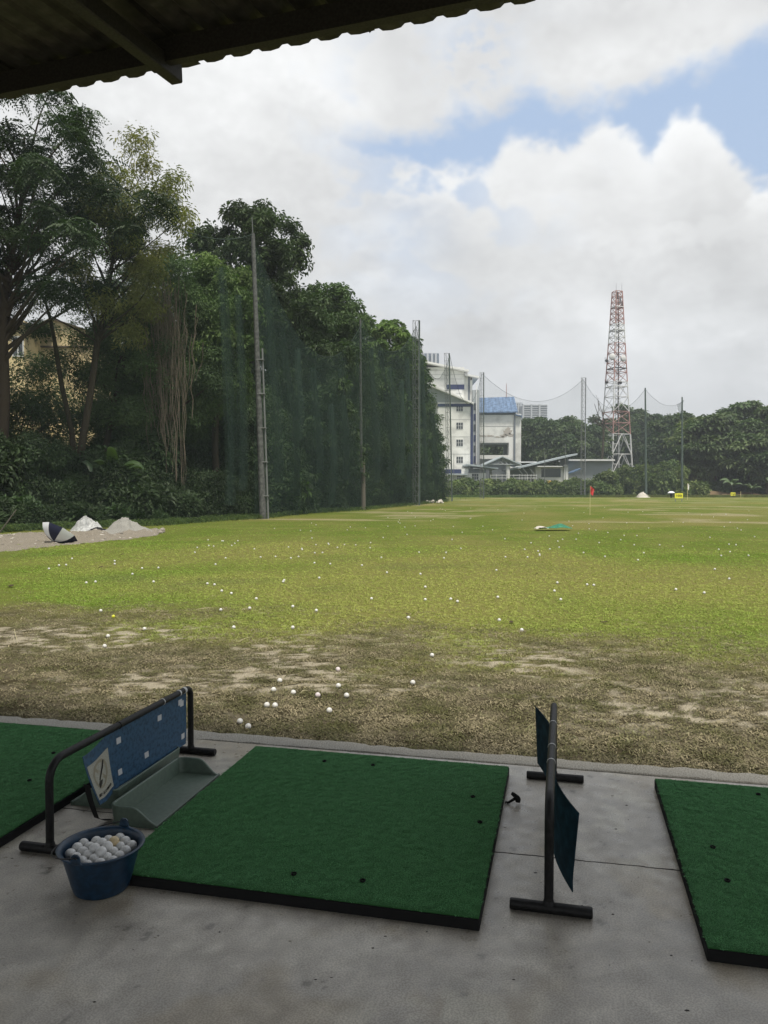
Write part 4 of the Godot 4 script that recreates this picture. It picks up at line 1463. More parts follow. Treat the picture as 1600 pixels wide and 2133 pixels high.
	for q in [[q2, 808, 140.0, -0.35, "dark slim net post beside the radio tower, rising from a sand pile"], [q3, 827, 146.0, -0.2, "slim green-grey net post with a torn net corner at its head"]]:
		t = thing("net_post", q[4], "post", q[0])
		s = Shape.new()
		var h: float = px_y(q[1], q[2]) - G
		s.tube([Vector3(0, -0.02, 0), Vector3(q[3] * 0.5, h * 0.5, 0), Vector3(q[3], h, 0)], [0.24, 0.19, 0.12], 10)
		obj("shaft", s, M.post_green, t)
	net_span(p5, q1, px_y(778, 122.0), px_y(790, 140.0), 4.2, [], "thin grey far net sagging from the pale mast across the sky", M.net_far, 105.0)
	net_span(q1, q2 + Vector3(-0.35, 0, 0), px_y(790, 140.0), px_y(810, 140.0), 4.6, [], "thin grey far net sagging behind the red and white tower", M.net_far, 125.0)
	var mid := q2.lerp(q3, 0.82)
	net_span(q2 + Vector3(-0.35, 0, 0), mid, px_y(810, 140.0), px_y(843, 145.0), 1.2, [], "thin grey far net between the two slim posts", M.net_far, 145.0)
	# torn corner hanging from the last post
	t = thing("torn_net", "torn grey corner of net dangling from the last slim post", "net", Vector3(mid.x, G, mid.z))
	s = Shape.new()
	var ya := px_y(843, 145.0)
	var yb := px_y(833, 145.0)
	var g := func(u: float, v: float) -> Vector3:
		var l := Vector3(lerpf(0.0, 0.9, v), lerpf(ya, px_y(873, 145.0), v), 0)
		var r := Vector3(lerpf(1.55, 1.0, v), lerpf(yb, px_y(873, 145.0), v), -0.6)
		return l.lerp(r, u) + Vector3(0.25 * nz.get_noise_2d(u * 200.0, v * 200.0), 0, 0.5 * nz.get_noise_2d(u * 300.0, v * 100.0))
	s.grid(14, 14, g)
	obj("rag", s, M.net_far_fold, t)
	s = Shape.new()
	s.tube([Vector3(0, ya, 0), Vector3(0.8, ya + 0.35, -0.3), Vector3(1.55, yb, -0.6)], [0.03], 5)
	obj("rope", s, M.rope, t)
	t.position.y = 0.0
	# thin stake by the banana plants and a leaning stick
	s = Shape.new()
	var b := on_ground(280, 1082)
	s.tube([b, at_depth(286, 938, -b.z)], [0.075, 0.06], 8)
	tag(obj("timber_stake", s, M.post_wood), "thin upright timber pole beside the banana plants", "stake")
	s = Shape.new()
	b = on_ground(0, 1109)
	s.tube([b, at_depth(34, 1062, -b.z)], [0.03, 0.02], 6)
	tag(obj("leaning_stick", s, M.post_wood), "leaning grey stick in the undergrowth left of the umbrella", "stick")

# ---------------------------------------------------------------- plants
func leaf_cluster(n: int, spread: float, len0: float, len1: float, ratio: float, droop: float, whorl := false) -> ArrayMesh:
	var s := Shape.new()
	for k in n:
		var a := TAU * k / n * (1.0 if whorl else 2.618) + rng.randf() * 0.6
		var el := rng.randf_range(-0.5, 1.0)
		var dir := Vector3(cos(a), 0.25 if whorl else el, sin(a)).normalized()
		var o := Vector3.ZERO if whorl else dir * spread * pow(rng.randf(), 0.5) * Vector3(1, 0.6, 1)
		dir = (dir + Vector3(0, -droop, 0) + Vector3(rng.randf_range(-0.4, 0.4), rng.randf_range(-0.3, 0.3), rng.randf_range(-0.4, 0.4))).normalized()
		var l := rng.randf_range(len0, len1)
		var side := dir.cross(Vector3(rng.randf_range(-0.5, 0.5), 1, rng.randf_range(-0.5, 0.5))).normalized() * l * ratio
		var mid := o + dir * l * 0.45
		var tip := o + dir * l + Vector3(0, -l * (0.25 + droop * 0.4), 0)
		var up := side.cross(dir).normalized() * l * 0.06
		s.tri(o, mid + side + up, tip)
		s.tri(o, tip, mid - side + up)
	return s.mesh()

func frond_cluster(n: int, leaflets: int, len: float, droop: float) -> ArrayMesh:
	# drooping compound leaves: small leaflets in two rows along each stalk
	var s := Shape.new()
	for k in n:
		var a := TAU * k / n + rng.randf()
		var out := Vector3(cos(a), 0.15, sin(a))
		var side := Vector3(-sin(a), 0, cos(a))
		for i in leaflets:
			var t := (i + 1.0) / leaflets
			var p := out * len * t + Vector3(0, -droop * len * t * t, 0)
			for e in [-1.0, 1.0]:
				var l := len * 0.30 * (1.0 - 0.45 * t) * rng.randf_range(0.8, 1.2)
				var d: Vector3 = (side * e + out * 0.5 + Vector3(0, -0.25 - droop * 0.4 + rng.randf_range(-0.2, 0.2), 0)).normalized()
				var w := out * l * 0.20 + Vector3(0, rng.randf_range(-0.04, 0.04) * l, 0)
				s.tri(p, p + d * l * 0.5 + w, p + d * l)
				s.tri(p, p + d * l, p + d * l * 0.5 - w)
	return s.mesh()

var clusters := {}

func crown(parent: Node3D, clumps: Array, kind: String, per: int, size: float, tint: Color, alt: Color, rise := 0.5, called := "crown") -> void:
	var buf := PackedFloat32Array()
	var list: Array = clusters[kind]
	for q in clumps:
		var c: Vector3 = q[0]
		var r: Vector3 = q[1]
		var base := tint.lerp(alt, clampf(rng.randf() * 0.8 + rng.randf_range(-0.2, 0.2), 0, 1)) * rng.randf_range(0.75, 1.25)
		var cnt := int(per * (q[2] if q.size() > 2 else 1.0))
		for k in cnt:
			var d := Vector3(rng.randfn(), rng.randfn(), rng.randfn()).normalized()
			var p := c + d * r * pow(rng.randf(), 0.5)
			var y := (d * 0.5 + Vector3(0, rise, 0) + Vector3(rng.randf_range(-1, 1), rng.randf_range(-1, 1), rng.randf_range(-1, 1)) * 0.45).normalized()
			var x := y.cross(Vector3(rng.randf_range(-1, 1), 0.1, rng.randf_range(-1, 1)).normalized()).normalized()
			var b := Basis(x, y, x.cross(y)).scaled(Vector3.ONE * size * rng.randf_range(0.7, 1.3))
			push(buf, b, p, base * rng.randf_range(0.8, 1.2))
	tag(copies(called, list[0], M.leaf, buf, parent), "", "", "", "stuff")

func limb(s: Shape, a: Vector3, b: Vector3, r0: float, r1: float, wob: float, n := 6) -> void:
	var pts := []
	var rad := []
	var k1 := Vector3(rng.randf_range(-1, 1), rng.randf_range(-0.4, 0.4), rng.randf_range(-1, 1)) * wob
	var k2 := Vector3(rng.randf_range(-1, 1), rng.randf_range(-0.4, 0.4), rng.randf_range(-1, 1)) * wob
	for i in n + 1:
		var t := float(i) / n
		var up := Vector3(0, (b.y - a.y) * 0.0, 0)
		pts.append(a.lerp(b, t) + k1 * sin(PI * t) + k2 * sin(TAU * t) * 0.5 + up)
		rad.append(lerpf(r0, r1, pow(t, 0.8)))
	s.tube(pts, rad, 7, false)

# one tree: trunk with limbs, and a crown of clumps spread through an ellipsoid
func tree(called: String, label: String, at: Vector3, o: Dictionary) -> Node3D:
	var t := thing(called, label, "tree", at, 0.0, o.get("group", ""))
	var c: Vector3 = o.center
	var r: Vector3 = o.radii
	var n: int = o.n
	var clumps: Array = []
	for e in o.get("extra", []):
		clumps.append([e[0], e[1]])
	var guard := 0
	while clumps.size() < n and guard < n * 30:
		guard += 1
		var d := Vector3(rng.randfn(), rng.randfn(), rng.randfn()).normalized()
		var rr := pow(rng.randf(), 0.38)
		var p := c + d * r * rr * (1.0 + 0.22 * nz.get_noise_3dv(d * 90.0 + at * 10.0))
		if p.y < o.get("floor", 0.6):
			continue
		var cr: float = rng.randf_range(o.clump[0], o.clump[1])
		var ok := true
		for q in clumps:
			if q[0].distance_to(p) < (cr + q[1].x) * o.get("gap", 0.62):
				ok = false
				break
		if ok:
			clumps.append([p, Vector3(cr, cr * o.get("flat", 0.72), cr), pow(cr / ((o.clump[0] + o.clump[1]) * 0.5), 2.0)])
	crown(t, clumps, o.kind, o.per, o.get("size", 1.0), o.tint, o.get("alt", o.tint), o.get("rise", 0.5))
	var s := Shape.new()
	var fork: Vector3 = o.get("fork", Vector3(c.x * 0.5, maxf(c.y - r.y * 0.75, c.y * 0.35), c.z * 0.5))
	var tr: float = o.get("trunk", 0.22)
	limb(s, Vector3(0, -0.1, 0), fork, tr, tr * 0.75, o.get("wob", 0.3), 9)
	var top := c + Vector3(0, r.y * 0.45, 0)
	limb(s, fork, top, tr * 0.75, tr * 0.15, o.get("wob", 0.3), 8)
	var count := 0
	for q in clumps:
		count += 1
		if count > o.get("limbs", 26):
			break
		var h := clampf((q[0].y - fork.y) / maxf(top.y - fork.y, 0.1) - 0.35, 0.0, 0.85)
		limb(s, fork.lerp(top, h), q[0], tr * 0.33 * (1.0 - h * 0.5), tr * 0.05, 0.25, 6)
	var b := obj("trunk", s, M.bark, t)
	return t

func shrub(called: String, label: String, at: Vector3, r: Vector3, kind: String, n: int, per: int, size: float, tint: Color, alt: Color, group: String) -> void:
	var t := thing(called, label, "shrub", at, 0.0, group)
	var clumps := []
	for k in n:
		var d := Vector3(rng.randfn(), absf(rng.randfn()) * 0.9, rng.randfn()).normalized()
		var cr := rng.randf_range(0.28, 0.48) * minf(r.x, r.y * 1.2)
		clumps.append([d * r * pow(rng.randf(), 0.5) + Vector3(0, cr * 0.5, 0), Vector3(cr, cr * 0.8, cr)])
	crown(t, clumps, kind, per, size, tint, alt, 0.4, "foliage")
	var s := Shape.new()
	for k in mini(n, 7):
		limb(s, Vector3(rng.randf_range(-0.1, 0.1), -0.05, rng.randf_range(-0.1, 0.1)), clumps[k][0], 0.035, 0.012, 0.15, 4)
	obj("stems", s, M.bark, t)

func banana(at: Vector3, h: float, n: int, len: float, label: String, tint: Color) -> void:
	var t := thing("banana_plant", label, "plant", at, rng.randf() * 6)
	var s := Shape.new()
	s.tube([Vector3(0, -0.05, 0), Vector3(0.03, h * 0.5, 0), Vector3(0, h, 0)], [h * 0.085, h * 0.07, h * 0.045], 9)
	obj("stem", s, M.bark, t)
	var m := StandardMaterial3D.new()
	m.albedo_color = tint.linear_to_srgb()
	m.roughness = 0.5
	m.backlight_enabled = true
	m.backlight = Color(0.3, 0.4, 0.15)
	m.cull_mode = BaseMaterial3D.CULL_DISABLED
	for k in n:
		var a := TAU * k / n + rng.randf() * 0.6
		var steep := rng.randf_range(0.75, 1.4)
		var l := len * rng.randf_range(0.75, 1.15)
		var bow := rng.randf_range(0.75, 1.15)
		var tw := rng.randf_range(-0.5, 0.5)
		var f := func(u: float, v: float) -> Vector3:
			# the midrib rises, arches over and hangs
			var along_ := 0.0
			var rise := 0.0
			for i in 8:
				var tt := (i + 0.5) / 8.0 * v
				var an := steep - bow * 2.2 * tt * tt
				along_ += cos(an) * l * v / 8.0
				rise += sin(an) * l * v / 8.0
			var w := 0.12 * len * pow(sin(PI * clampf(pow(clampf(v, 0.0, 1.0), 0.8), 0.0, 0.99) * 0.97 + 0.04), 0.7) * (u - 0.5) * (0.25 if v < 0.12 else 1.0)
			var fold := -absf(u - 0.5) * 0.16 * len * sin(PI * clampf(v, 0, 1)) + w * tw + 0.02 * sin(v * 34.0 + u * 3.0) * absf(u - 0.5)
			return Vector3(cos(a) * along_ - sin(a) * w * 2.0, h * 0.96 + rise + fold, sin(a) * along_ + cos(a) * w * 2.0)
		s = Shape.new()
		s.grid(4, 14, f)
		obj("leaf", s, m, t)

const EDGE := [[-60, 1110], [100, 1101], [330, 1093], [450, 1084], [548, 1079], [640, 1068], [757, 1062], [866, 1051], [930, 1045]]   # foot of the tree line in the photograph

func edge_at(px: float, off := 0.0) -> Vector3:
	return on_ground(px, along(EDGE, px) + off)

func make_plants() -> void:
	clusters["broad"] = [leaf_cluster(18, 0.34, 0.20, 0.32, 0.22, 0.25)]
	clusters["small"] = [leaf_cluster(30, 0.36, 0.10, 0.17, 0.24, 0.1)]
	clusters["willow"] = [leaf_cluster(24, 0.42, 0.13, 0.22, 0.13, 0.35)]
	clusters["whorl"] = [leaf_cluster(9, 0.1, 0.34, 0.5, 0.15, 0.15, true)]
	clusters["frond"] = [frond_cluster(4, 7, 0.62, 0.75)]
	clusters["far"] = [leaf_cluster(14, 0.42, 0.30, 0.5, 0.28, 0.1)]
	var dark := Color(0.058, 0.090, 0.042)
	var deep := Color(0.075, 0.122, 0.055)
	var mid := Color(0.110, 0.170, 0.062)
	var lite := Color(0.165, 0.230, 0.075)
	var olive := Color(0.165, 0.180, 0.055)
	# A: big feathery tree at the left, reaching over the frame edge
	tree("feathery_tree", "tall dark tree with drooping feathery foliage under the roof's edge", Vector3(-17.5, G, -34.5), {"center": Vector3(1.6, 14.8, 0), "radii": Vector3(5.4, 5.2, 4.5), "n": 62, "clump": [0.75, 1.25], "per": 26, "kind": "frond", "size": 1.2, "tint": Color(0.026, 0.044, 0.020), "alt": dark, "trunk": 0.34, "flat": 0.6, "rise": 0.9, "limbs": 40, "fork": Vector3(0.5, 7.2, 0)})
	tree("feathery_tree", "drooping feathery tree at the roof's edge behind the tallest one", Vector3(-22.5, G, -36.0), {"center": Vector3(0.0, 10.6, 0), "radii": Vector3(4.2, 7.0, 4.0), "n": 60, "clump": [0.9, 1.6], "per": 44, "kind": "frond", "size": 1.0, "tint": Color(0.026, 0.044, 0.020), "alt": dark, "trunk": 0.3, "rise": 0.9})
	# B: thin yellowish tree
	tree("slender_tree", "slender crooked tree with thin yellow-green foliage and bare limbs", Vector3(-15.0, G, -37.0), {"center": Vector3(2.6, 13.6, 0), "radii": Vector3(2.5, 4.3, 2.2), "n": 40, "clump": [0.6, 1.0], "per": 24, "kind": "willow", "size": 1.05, "tint": Color(0.19, 0.21, 0.07), "alt": Color(0.26, 0.255, 0.09), "trunk": 0.20, "wob": 0.7, "gap": 0.55, "fork": Vector3(1.3, 8.6, 0), "limbs": 36, "extra": [[Vector3(5.3, 14.4, 0), Vector3(0.8, 0.6, 0.8)], [Vector3(5.0, 16.0, 0), Vector3(0.7, 0.6, 0.7)], [Vector3(-2.2, 10.6, 0), Vector3(0.9, 0.6, 0.8)]]})
	tree("slender_tree", "dark leafy tree growing under the slender yellow-green one", Vector3(-15.2, G, -40.5), {"center": Vector3(1.8, 7.6, 0), "radii": Vector3(3.0, 3.2, 2.4), "n": 34, "clump": [0.8, 1.3], "per": 52, "kind": "small", "size": 1.0, "tint": dark, "alt": mid, "trunk": 0.2, "extra": [[Vector3(-0.5, 9.6, 0), Vector3(1.1, 0.9, 1.0)], [Vector3(-0.2, 11.2, 0), Vector3(1.0, 0.8, 1.0)], [Vector3(-1.6, 8.2, 0.3), Vector3(1.2, 0.7, 1.0)], [Vector3(-2.6, 9.9, 0.3), Vector3(0.8, 0.35, 0.8)]]})
	# C: tall dark broad-leaved tree behind the grey post
	tree("broadleaf_tree", "tall dark broad-leaved tree rising behind the grey net post", Vector3(-9.2, G, -54.0), {"center": Vector3(-0.2, 15.2, 0), "radii": Vector3(4.7, 5.6, 3.8), "n": 72, "clump": [0.65, 1.2], "per": 34, "gap": 0.66, "kind": "broad", "size": 1.15, "tint": dark, "alt": Color(0.075, 0.105, 0.045), "trunk": 0.36, "limbs": 44, "flat": 0.85})
	tree("broadleaf_tree", "dark broad-leaved tree filling the gap below the tallest crown", Vector3(-7.5, G, -55.5), {"center": Vector3(0.6, 9.6, 0), "radii": Vector3(4.4, 6.0, 3.4), "n": 60, "clump": [0.9, 1.5], "per": 46, "kind": "broad", "size": 1.05, "tint": dark, "alt": deep, "trunk": 0.3})
	# D: ivy-grown mass with the dead vines
	tree("vine_tree", "leafy tree smothered in climbers beside the curtain of dry vines", Vector3(-11.9, G, -42.0), {"center": Vector3(0.2, 9.2, 0), "radii": Vector3(3.3, 5.2, 2.6), "n": 62, "clump": [0.8, 1.3], "per": 52, "kind": "small", "size": 1.05, "tint": deep, "alt": mid, "trunk": 0.28})
	tree("vine_tree", "bright-topped leafy tree between the dry vines and the grey post", Vector3(-9.4, G, -43.5), {"center": Vector3(0.0, 9.8, 0), "radii": Vector3(2.0, 4.6, 2.2), "n": 44, "clump": [0.7, 1.15], "per": 50, "kind": "broad", "size": 0.85, "tint": mid, "alt": lite, "trunk": 0.24, "extra": [[Vector3(0.5, 12.9, 0.3), Vector3(0.9, 1.1, 0.8)]]})
	# F: bright whorled crown and its neighbours
	tree("whorl_tree", "leafy tree with bright green whorled leaves above the net", Vector3(-1.3, G, -79.0), {"center": Vector3(0.2, 14.6, 0), "radii": Vector3(4.6, 4.6, 3.5), "n": 70, "clump": [0.8, 1.4], "per": 48, "kind": "whorl", "size": 1.15, "tint": mid, "alt": Color(0.18, 0.26, 0.075), "trunk": 0.3, "rise": 1.0, "limbs": 40})
	tree("whorl_tree", "dark leafy tree stepping down from the tall broad-leaved crown", Vector3(-5.0, G, -61.0), {"center": Vector3(0.4, 13.2, 0), "radii": Vector3(2.9, 4.0, 3.0), "n": 46, "clump": [0.8, 1.35], "per": 48, "kind": "broad", "size": 1.05, "tint": deep, "alt": mid, "trunk": 0.28})
	tree("whorl_tree", "leafy tree with whorled leaves at the end of the left tree line", Vector3(2.0, G, -85.0), {"center": Vector3(0.0, 13.0, 0), "radii": Vector3(2.6, 5.0, 2.8), "n": 60, "clump": [0.8, 1.4], "per": 44, "kind": "whorl", "size": 1.25, "tint": deep, "alt": mid, "trunk": 0.3, "rise": 1.0})
	tree("whorl_tree", "low dark tree at the end of the tree line beside the white building", Vector3(4.4, G, -92.0), {"center": Vector3(0.0, 6.8, 0), "radii": Vector3(1.9, 5.6, 2.4), "n": 50, "clump": [0.8, 1.4], "per": 44, "kind": "broad", "size": 1.2, "tint": dark, "alt": mid, "trunk": 0.25})
	# the wall of dark trees behind them
	var wall := [[-27.0, 37.0, 14.0, 4.5], [-31.0, 31.0, 13.0, 4.5], [-29.0, 45.0, 12.0, 5.0], [-26.0, 31.5, 5.0, 3.0], [-33.0, 26.0, 9.0, 4.0], [-20.0, 43.0, 7.2, 4.0], [-12.8, 49.0, 11.0, 3.6], [-14.5, 46.0, 7.5, 3.2], [-5.6, 58.5, 8.0, 3.4], [-4.0, 63.0, 12.0, 3.6], [-2.4, 70.0, 12.5, 3.8], [-0.8, 75.0, 11.0, 3.6], [1.0, 82.0, 9.0, 2.8], [-8.7, 50.0, 7.5, 2.6], [-7.2, 49.0, 4.0, 1.8], [-4.5, 66.0, 14.0, 3.4], [-8.0, 64.0, 11.0, 4.4], [-16.0, 56.0, 9.0, 4.5], [5.2, 97.0, 6.5, 1.9]]
	for k in wall.size():
		var q: Array = wall[k]
		tree("thicket_tree", "dark dense tree in the thicket behind the netting", Vector3(q[0], G, -q[1]), {"center": Vector3(0, q[2] * 0.55, 0), "radii": Vector3(q[3], q[2] * 0.55, q[3] * 0.85), "n": 42, "clump": [1.0, 1.6], "per": 44, "kind": "broad" if k % 2 == 0 else "small", "size": 1.25, "tint": dark, "alt": deep, "trunk": 0.22, "limbs": 12, "group": "thicket trees behind the netting", "floor": 0.4})
	# undergrowth along the foot of the trees, tints lowered for shade under the crowns
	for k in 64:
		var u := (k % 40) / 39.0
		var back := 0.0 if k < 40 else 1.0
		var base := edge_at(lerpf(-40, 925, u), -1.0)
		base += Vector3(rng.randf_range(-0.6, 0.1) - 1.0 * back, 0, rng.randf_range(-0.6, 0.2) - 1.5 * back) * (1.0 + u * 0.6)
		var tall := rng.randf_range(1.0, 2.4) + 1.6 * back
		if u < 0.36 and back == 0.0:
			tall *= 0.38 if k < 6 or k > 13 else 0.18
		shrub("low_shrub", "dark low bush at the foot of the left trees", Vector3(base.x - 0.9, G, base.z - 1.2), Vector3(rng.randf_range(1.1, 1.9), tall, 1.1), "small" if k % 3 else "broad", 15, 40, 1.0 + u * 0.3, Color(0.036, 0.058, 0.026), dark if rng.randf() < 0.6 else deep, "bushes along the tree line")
	# weeds in the grass along the edge
	var weed := PackedFloat32Array()
	for k in 1500:
		var u := rng.randf()
		var base := edge_at(lerpf(-30, 930, u), rng.randf_range(-3.5, 1.5))
		push(weed, Basis(Vector3.UP, rng.randf() * TAU).scaled(Vector3.ONE * rng.randf_range(0.35, 0.9)), Vector3(base.x, G + 0.12, base.z), deep.lerp(lite, rng.randf()) * rng.randf_range(0.7, 1.2))
	tag(copies("weeds", clusters["willow"][0], M.leaf, weed), "ragged weeds where the field meets the left trees", "weeds", "", "stuff")
	# dry vines
	var vt := thing("hanging_vines", "curtain of dry brown vines hanging down the leafy tree", "vines", Vector3(-11.2, G, -38.9))
	for k in 130:
		var x := rng.randfn() * 0.7
		var y1 := rng.randf_range(9.8, 12.6) - absf(x) * 0.5
		var y0 := rng.randf_range(0.4, 9.0) if rng.randf() < 0.35 else rng.randf_range(5.0, 9.5)
		var pts := []
		var ph := rng.randf() * 100.0
		for i in 13:
			var t := i / 12.0
			var y := lerpf(y1, y0, t)
			pts.append(Vector3(x * (1.0 - 0.25 * t) + 0.22 * nz.get_noise_2d(y * 60.0, ph * 40.0) + 0.25, y, rng.randf_range(-0.05, 0.05) - 0.5 * t + 0.6 * nz.get_noise_1d(ph * 77.0)))
		var s := Shape.new()
		s.tube(pts, [rng.randf_range(0.007, 0.018)], 4, false)
		obj("vine", s, M.vine, vt)
	# banana plants; canopy shade is darkened into the leaf tint of the first two
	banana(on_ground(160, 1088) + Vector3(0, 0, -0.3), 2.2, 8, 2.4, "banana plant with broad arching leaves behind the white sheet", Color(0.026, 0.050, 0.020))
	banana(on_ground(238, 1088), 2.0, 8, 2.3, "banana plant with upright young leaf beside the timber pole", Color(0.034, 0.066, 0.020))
	banana(on_ground(772, 1058), 0.9, 6, 1.6, "small broad-leaved plant at the foot of the pleated net", Color(0.06, 0.11, 0.04))
	# ---- far end of the range
	var fars := [
		[1112, 205, 876, 6.5, "dark rounded tree right of the white building"], [1158, 200, 872, 8.0, "dark wide tree below the far flats"], [1208, 215, 880, 7.5, "dark tree behind the lattice mast"],
		[1255, 240, 868, 9.0, "dark tree behind the left leg of the tower"], [1305, 246, 858, 10.5, "tall dark tree behind the red and white tower"], [1362, 236, 870, 9.0, "dark tree right of the red and white tower"],
		[1405, 188, 868, 5.5, "dark tree behind the last two net posts"], [1450, 182, 878, 5.5, "yellow-green tree next to the last net post"], [1055, 220, 895, 7.0, "dark tree seen through the opening of the building"], [1015, 225, 900, 7.0, "dark tree behind the canopy"]]
	for q in fars:
		var d: float = q[1]
		var h := px_y(q[2], d)
		var yel: bool = q[0] == 1450
		tree("far_tree", q[4], Vector3(px_x(q[0], d), G, -d), {"center": Vector3(0, h * 0.58, 0), "radii": Vector3(q[3], h * 0.45, q[3] * 0.7), "n": 70, "clump": [1.3, 2.3], "per": 34, "kind": "far", "size": 2.1, "tint": olive if yel else Color(0.065, 0.105, 0.050), "alt": lite if yel else Color(0.115, 0.155, 0.07), "trunk": 0.35, "limbs": 16, "flat": 0.5, "rise": 1.0})
	# spreading, layered trees at the right
	var layered := [[1560, 165, 846, 11.0, "broad flat-topped tree with layered branches right of the net"], [1490, 160, 872, 7.5, "layered tree with bare limbs left of the flat-topped one"], [1625, 158, 850, 9.0, "layered dark tree at the far right edge"], [1690, 165, 846, 10.0, "layered dark tree beyond the far right one"], [1790, 168, 850, 11.0, "layered dark tree outermost in the far row"], [1595, 152, 905, 6.0, "dense broad-leaved tree below the flat-topped crown"], [1530, 172, 885, 7.0, "dark tree in the shade under the flat-topped crown"]]
	for q in layered:
		var d: float = q[1]
		var h := px_y(q[2], d)
		tree("layered_tree", q[4], Vector3(px_x(q[0], d), G, -d), {"center": Vector3(0, h * 0.66, 0), "radii": Vector3(q[3], h * 0.36, q[3] * 0.6), "n": 75, "clump": [1.2, 2.3], "per": 38, "kind": "far", "size": 1.9, "tint": Color(0.072, 0.115, 0.052), "alt": Color(0.14, 0.185, 0.08), "trunk": 0.33, "limbs": 40, "flat": 0.28, "rise": 1.4, "gap": 0.6})
	for k in 9:
		var px := 1395.0 + k * 42.0
		tree("backdrop_tree", "dark dense tree closing the view behind the layered trees", Vector3(px_x(px, 186.0 + (k % 3) * 5.0), G, -186.0 - (k % 3) * 5.0), {"center": Vector3(0, 6.5, 0), "radii": Vector3(6.0, 6.5, 4.0), "n": 46, "clump": [1.5, 2.3], "per": 30, "kind": "far", "size": 2.3, "tint": dark, "alt": deep, "trunk": 0.3, "limbs": 8, "group": "dense trees behind the layered ones", "floor": 0.2})
	# dead tree by the tower
	var dt := thing("dead_tree", "bare dead tree with crooked branches left of the tower", "tree", Vector3(px_x(1256, 195), G, -195))
	var ds := Shape.new()
	var top := Vector3(0, px_y(880, 195), 0)
	limb(ds, Vector3(0, -0.1, 0), top, 0.4, 0.25, 0.5)
	for k in 9:
		var a := top.lerp(Vector3(0, px_y(900, 195), 0), rng.randf())
		var b := Vector3(px_x(rng.randf_range(1230, 1264), 195) - px_x(1256, 195), px_y(rng.randf_range(832, 880), 195), rng.randf_range(-1, 1))
		limb(ds, a, b, 0.16, 0.05, 0.5)
		limb(ds, a.lerp(b, 0.6), b + Vector3(rng.randf_range(-1.5, 1.5), rng.randf_range(0.3, 1.6), 0), 0.08, 0.03, 0.3)
	obj("trunk", ds, M.bark, dt)
	# bushes along the far edge
	for k in 30:
		var px := lerpf(945, 1440, k / 29.0) + rng.randf_range(-8, 8)
		var d := rng.randf_range(146, 158)
		var tall := 2.2 + rng.randf() * 1.2
		if px > 1190:
			tall = lerpf(3.6, 8.0, smoothstep(1210, 1330, px)) * rng.randf_range(0.6, 1.1)
		if px > 1400:
			tall = rng.randf_range(2.0, 4.5)
		shrub("far_bush", "green bush along the far edge of the range" if px < 1190 else "tall green bush below the far trees", Vector3(px_x(px, d), G, -d), Vector3(rng.randf_range(2.2, 3.6), tall * 0.75, 2.2), "far", 22, 30, 1.35, Color(0.10, 0.15, 0.052), Color(0.17, 0.21, 0.075), "bushes at the far edge" if px < 1190 else "tall bushes at the far edge")
	for k in 14:
		var px := lerpf(1425, 1660, k / 13.0)
		var d := rng.randf_range(158, 164)
		shrub("shade_bush", "dark bush in the shade of the layered trees", Vector3(px_x(px, d), G, -d), Vector3(2.8, rng.randf_range(1.4, 2.6), 2.0), "far", 16, 28, 1.5, Color(0.10, 0.15, 0.052), mid, "bushes under the layered trees")
	banana(Vector3(px_x(1524, 150), 0.4, -150), 1.6, 11, 3.4, "big-leaved banana plant below the layered trees", Color(0.075, 0.12, 0.055))
	banana(Vector3(px_x(1598, 150), 0.4, -150), 2.2, 10, 3.6, "big-leaved banana plant at the far right edge", Color(0.075, 0.12, 0.055))
	banana(Vector3(px_x(1568, 149), 0.3, -149), 1.0, 8, 2.2, "low banana plant between two bigger ones", Color(0.07, 0.11, 0.05))
	# earth bank at the right
	var bank := Shape.new()
	bank.grid(60, 8, func(u, v): return Vector3(lerpf(px_x(1400, 150), px_x(1760, 150), u), G - 0.05 + 1.3 * sin(PI * 0.5 * v) * smoothstep(0.0, 0.15, u) * (0.7 + 0.8 * nz.get_noise_2d(u * 500.0, v * 60.0)), -144.0 - v * 14.0 + 2.0 * nz.get_noise_1d(u * 300.0)))
	var eb := obj("bank", bank, M.sand_brown)
	eb.material_override = mat("bank_soil", lin(0.17, 0.125, 0.075), 1.0, 0.0, 0.1)
	tag(eb, "", "", "", "structure")
	var wd := PackedFloat32Array()
	for k in 1900:
		var px := rng.randf_range(940, 1640)
		var d := rng.randf_range(137, 148)
		push(wd, Basis(Vector3.UP, rng.randf() * TAU).scaled(Vector3.ONE * rng.randf_range(0.7, 1.7)), Vector3(px_x(px, d), G + 0.15, -d), (Color(0.16, 0.14, 0.06) if px > 1230 else mid).lerp(lite, rng.randf()) * rng.randf_range(0.7, 1.2))
	tag(copies("weeds", clusters["willow"][0], M.leaf, wd), "dry weeds along the far edge of the range", "weeds", "", "stuff")

# ---------------------------------------------------------------- buildings
func block(t: Node3D, called: String, x0: float, x1: float, y0: float, y1: float, d0: float, d1: float, m: Material, parent: Node3D = null) -> MeshInstance3D:
	# a box whose front stands at depth d0 and covers these pixels of the photograph (y1 < 0: down to the ground)
	var a := at_depth(x0, y0, d0)
	var b := at_depth(x1, y1 if y1 > 0 else 1020.0, d0)
	var low := b.y if y1 > 0 else -0.1
	var s := Shape.new()
	s.box(Vector3((a.x + b.x) / 2, (a.y + low) / 2, -(d0 + d1) / 2) - t.position, Vector3(b.x - a.x, a.y - low, d1 - d0))
	return obj(called, s, m, parent if parent else t)

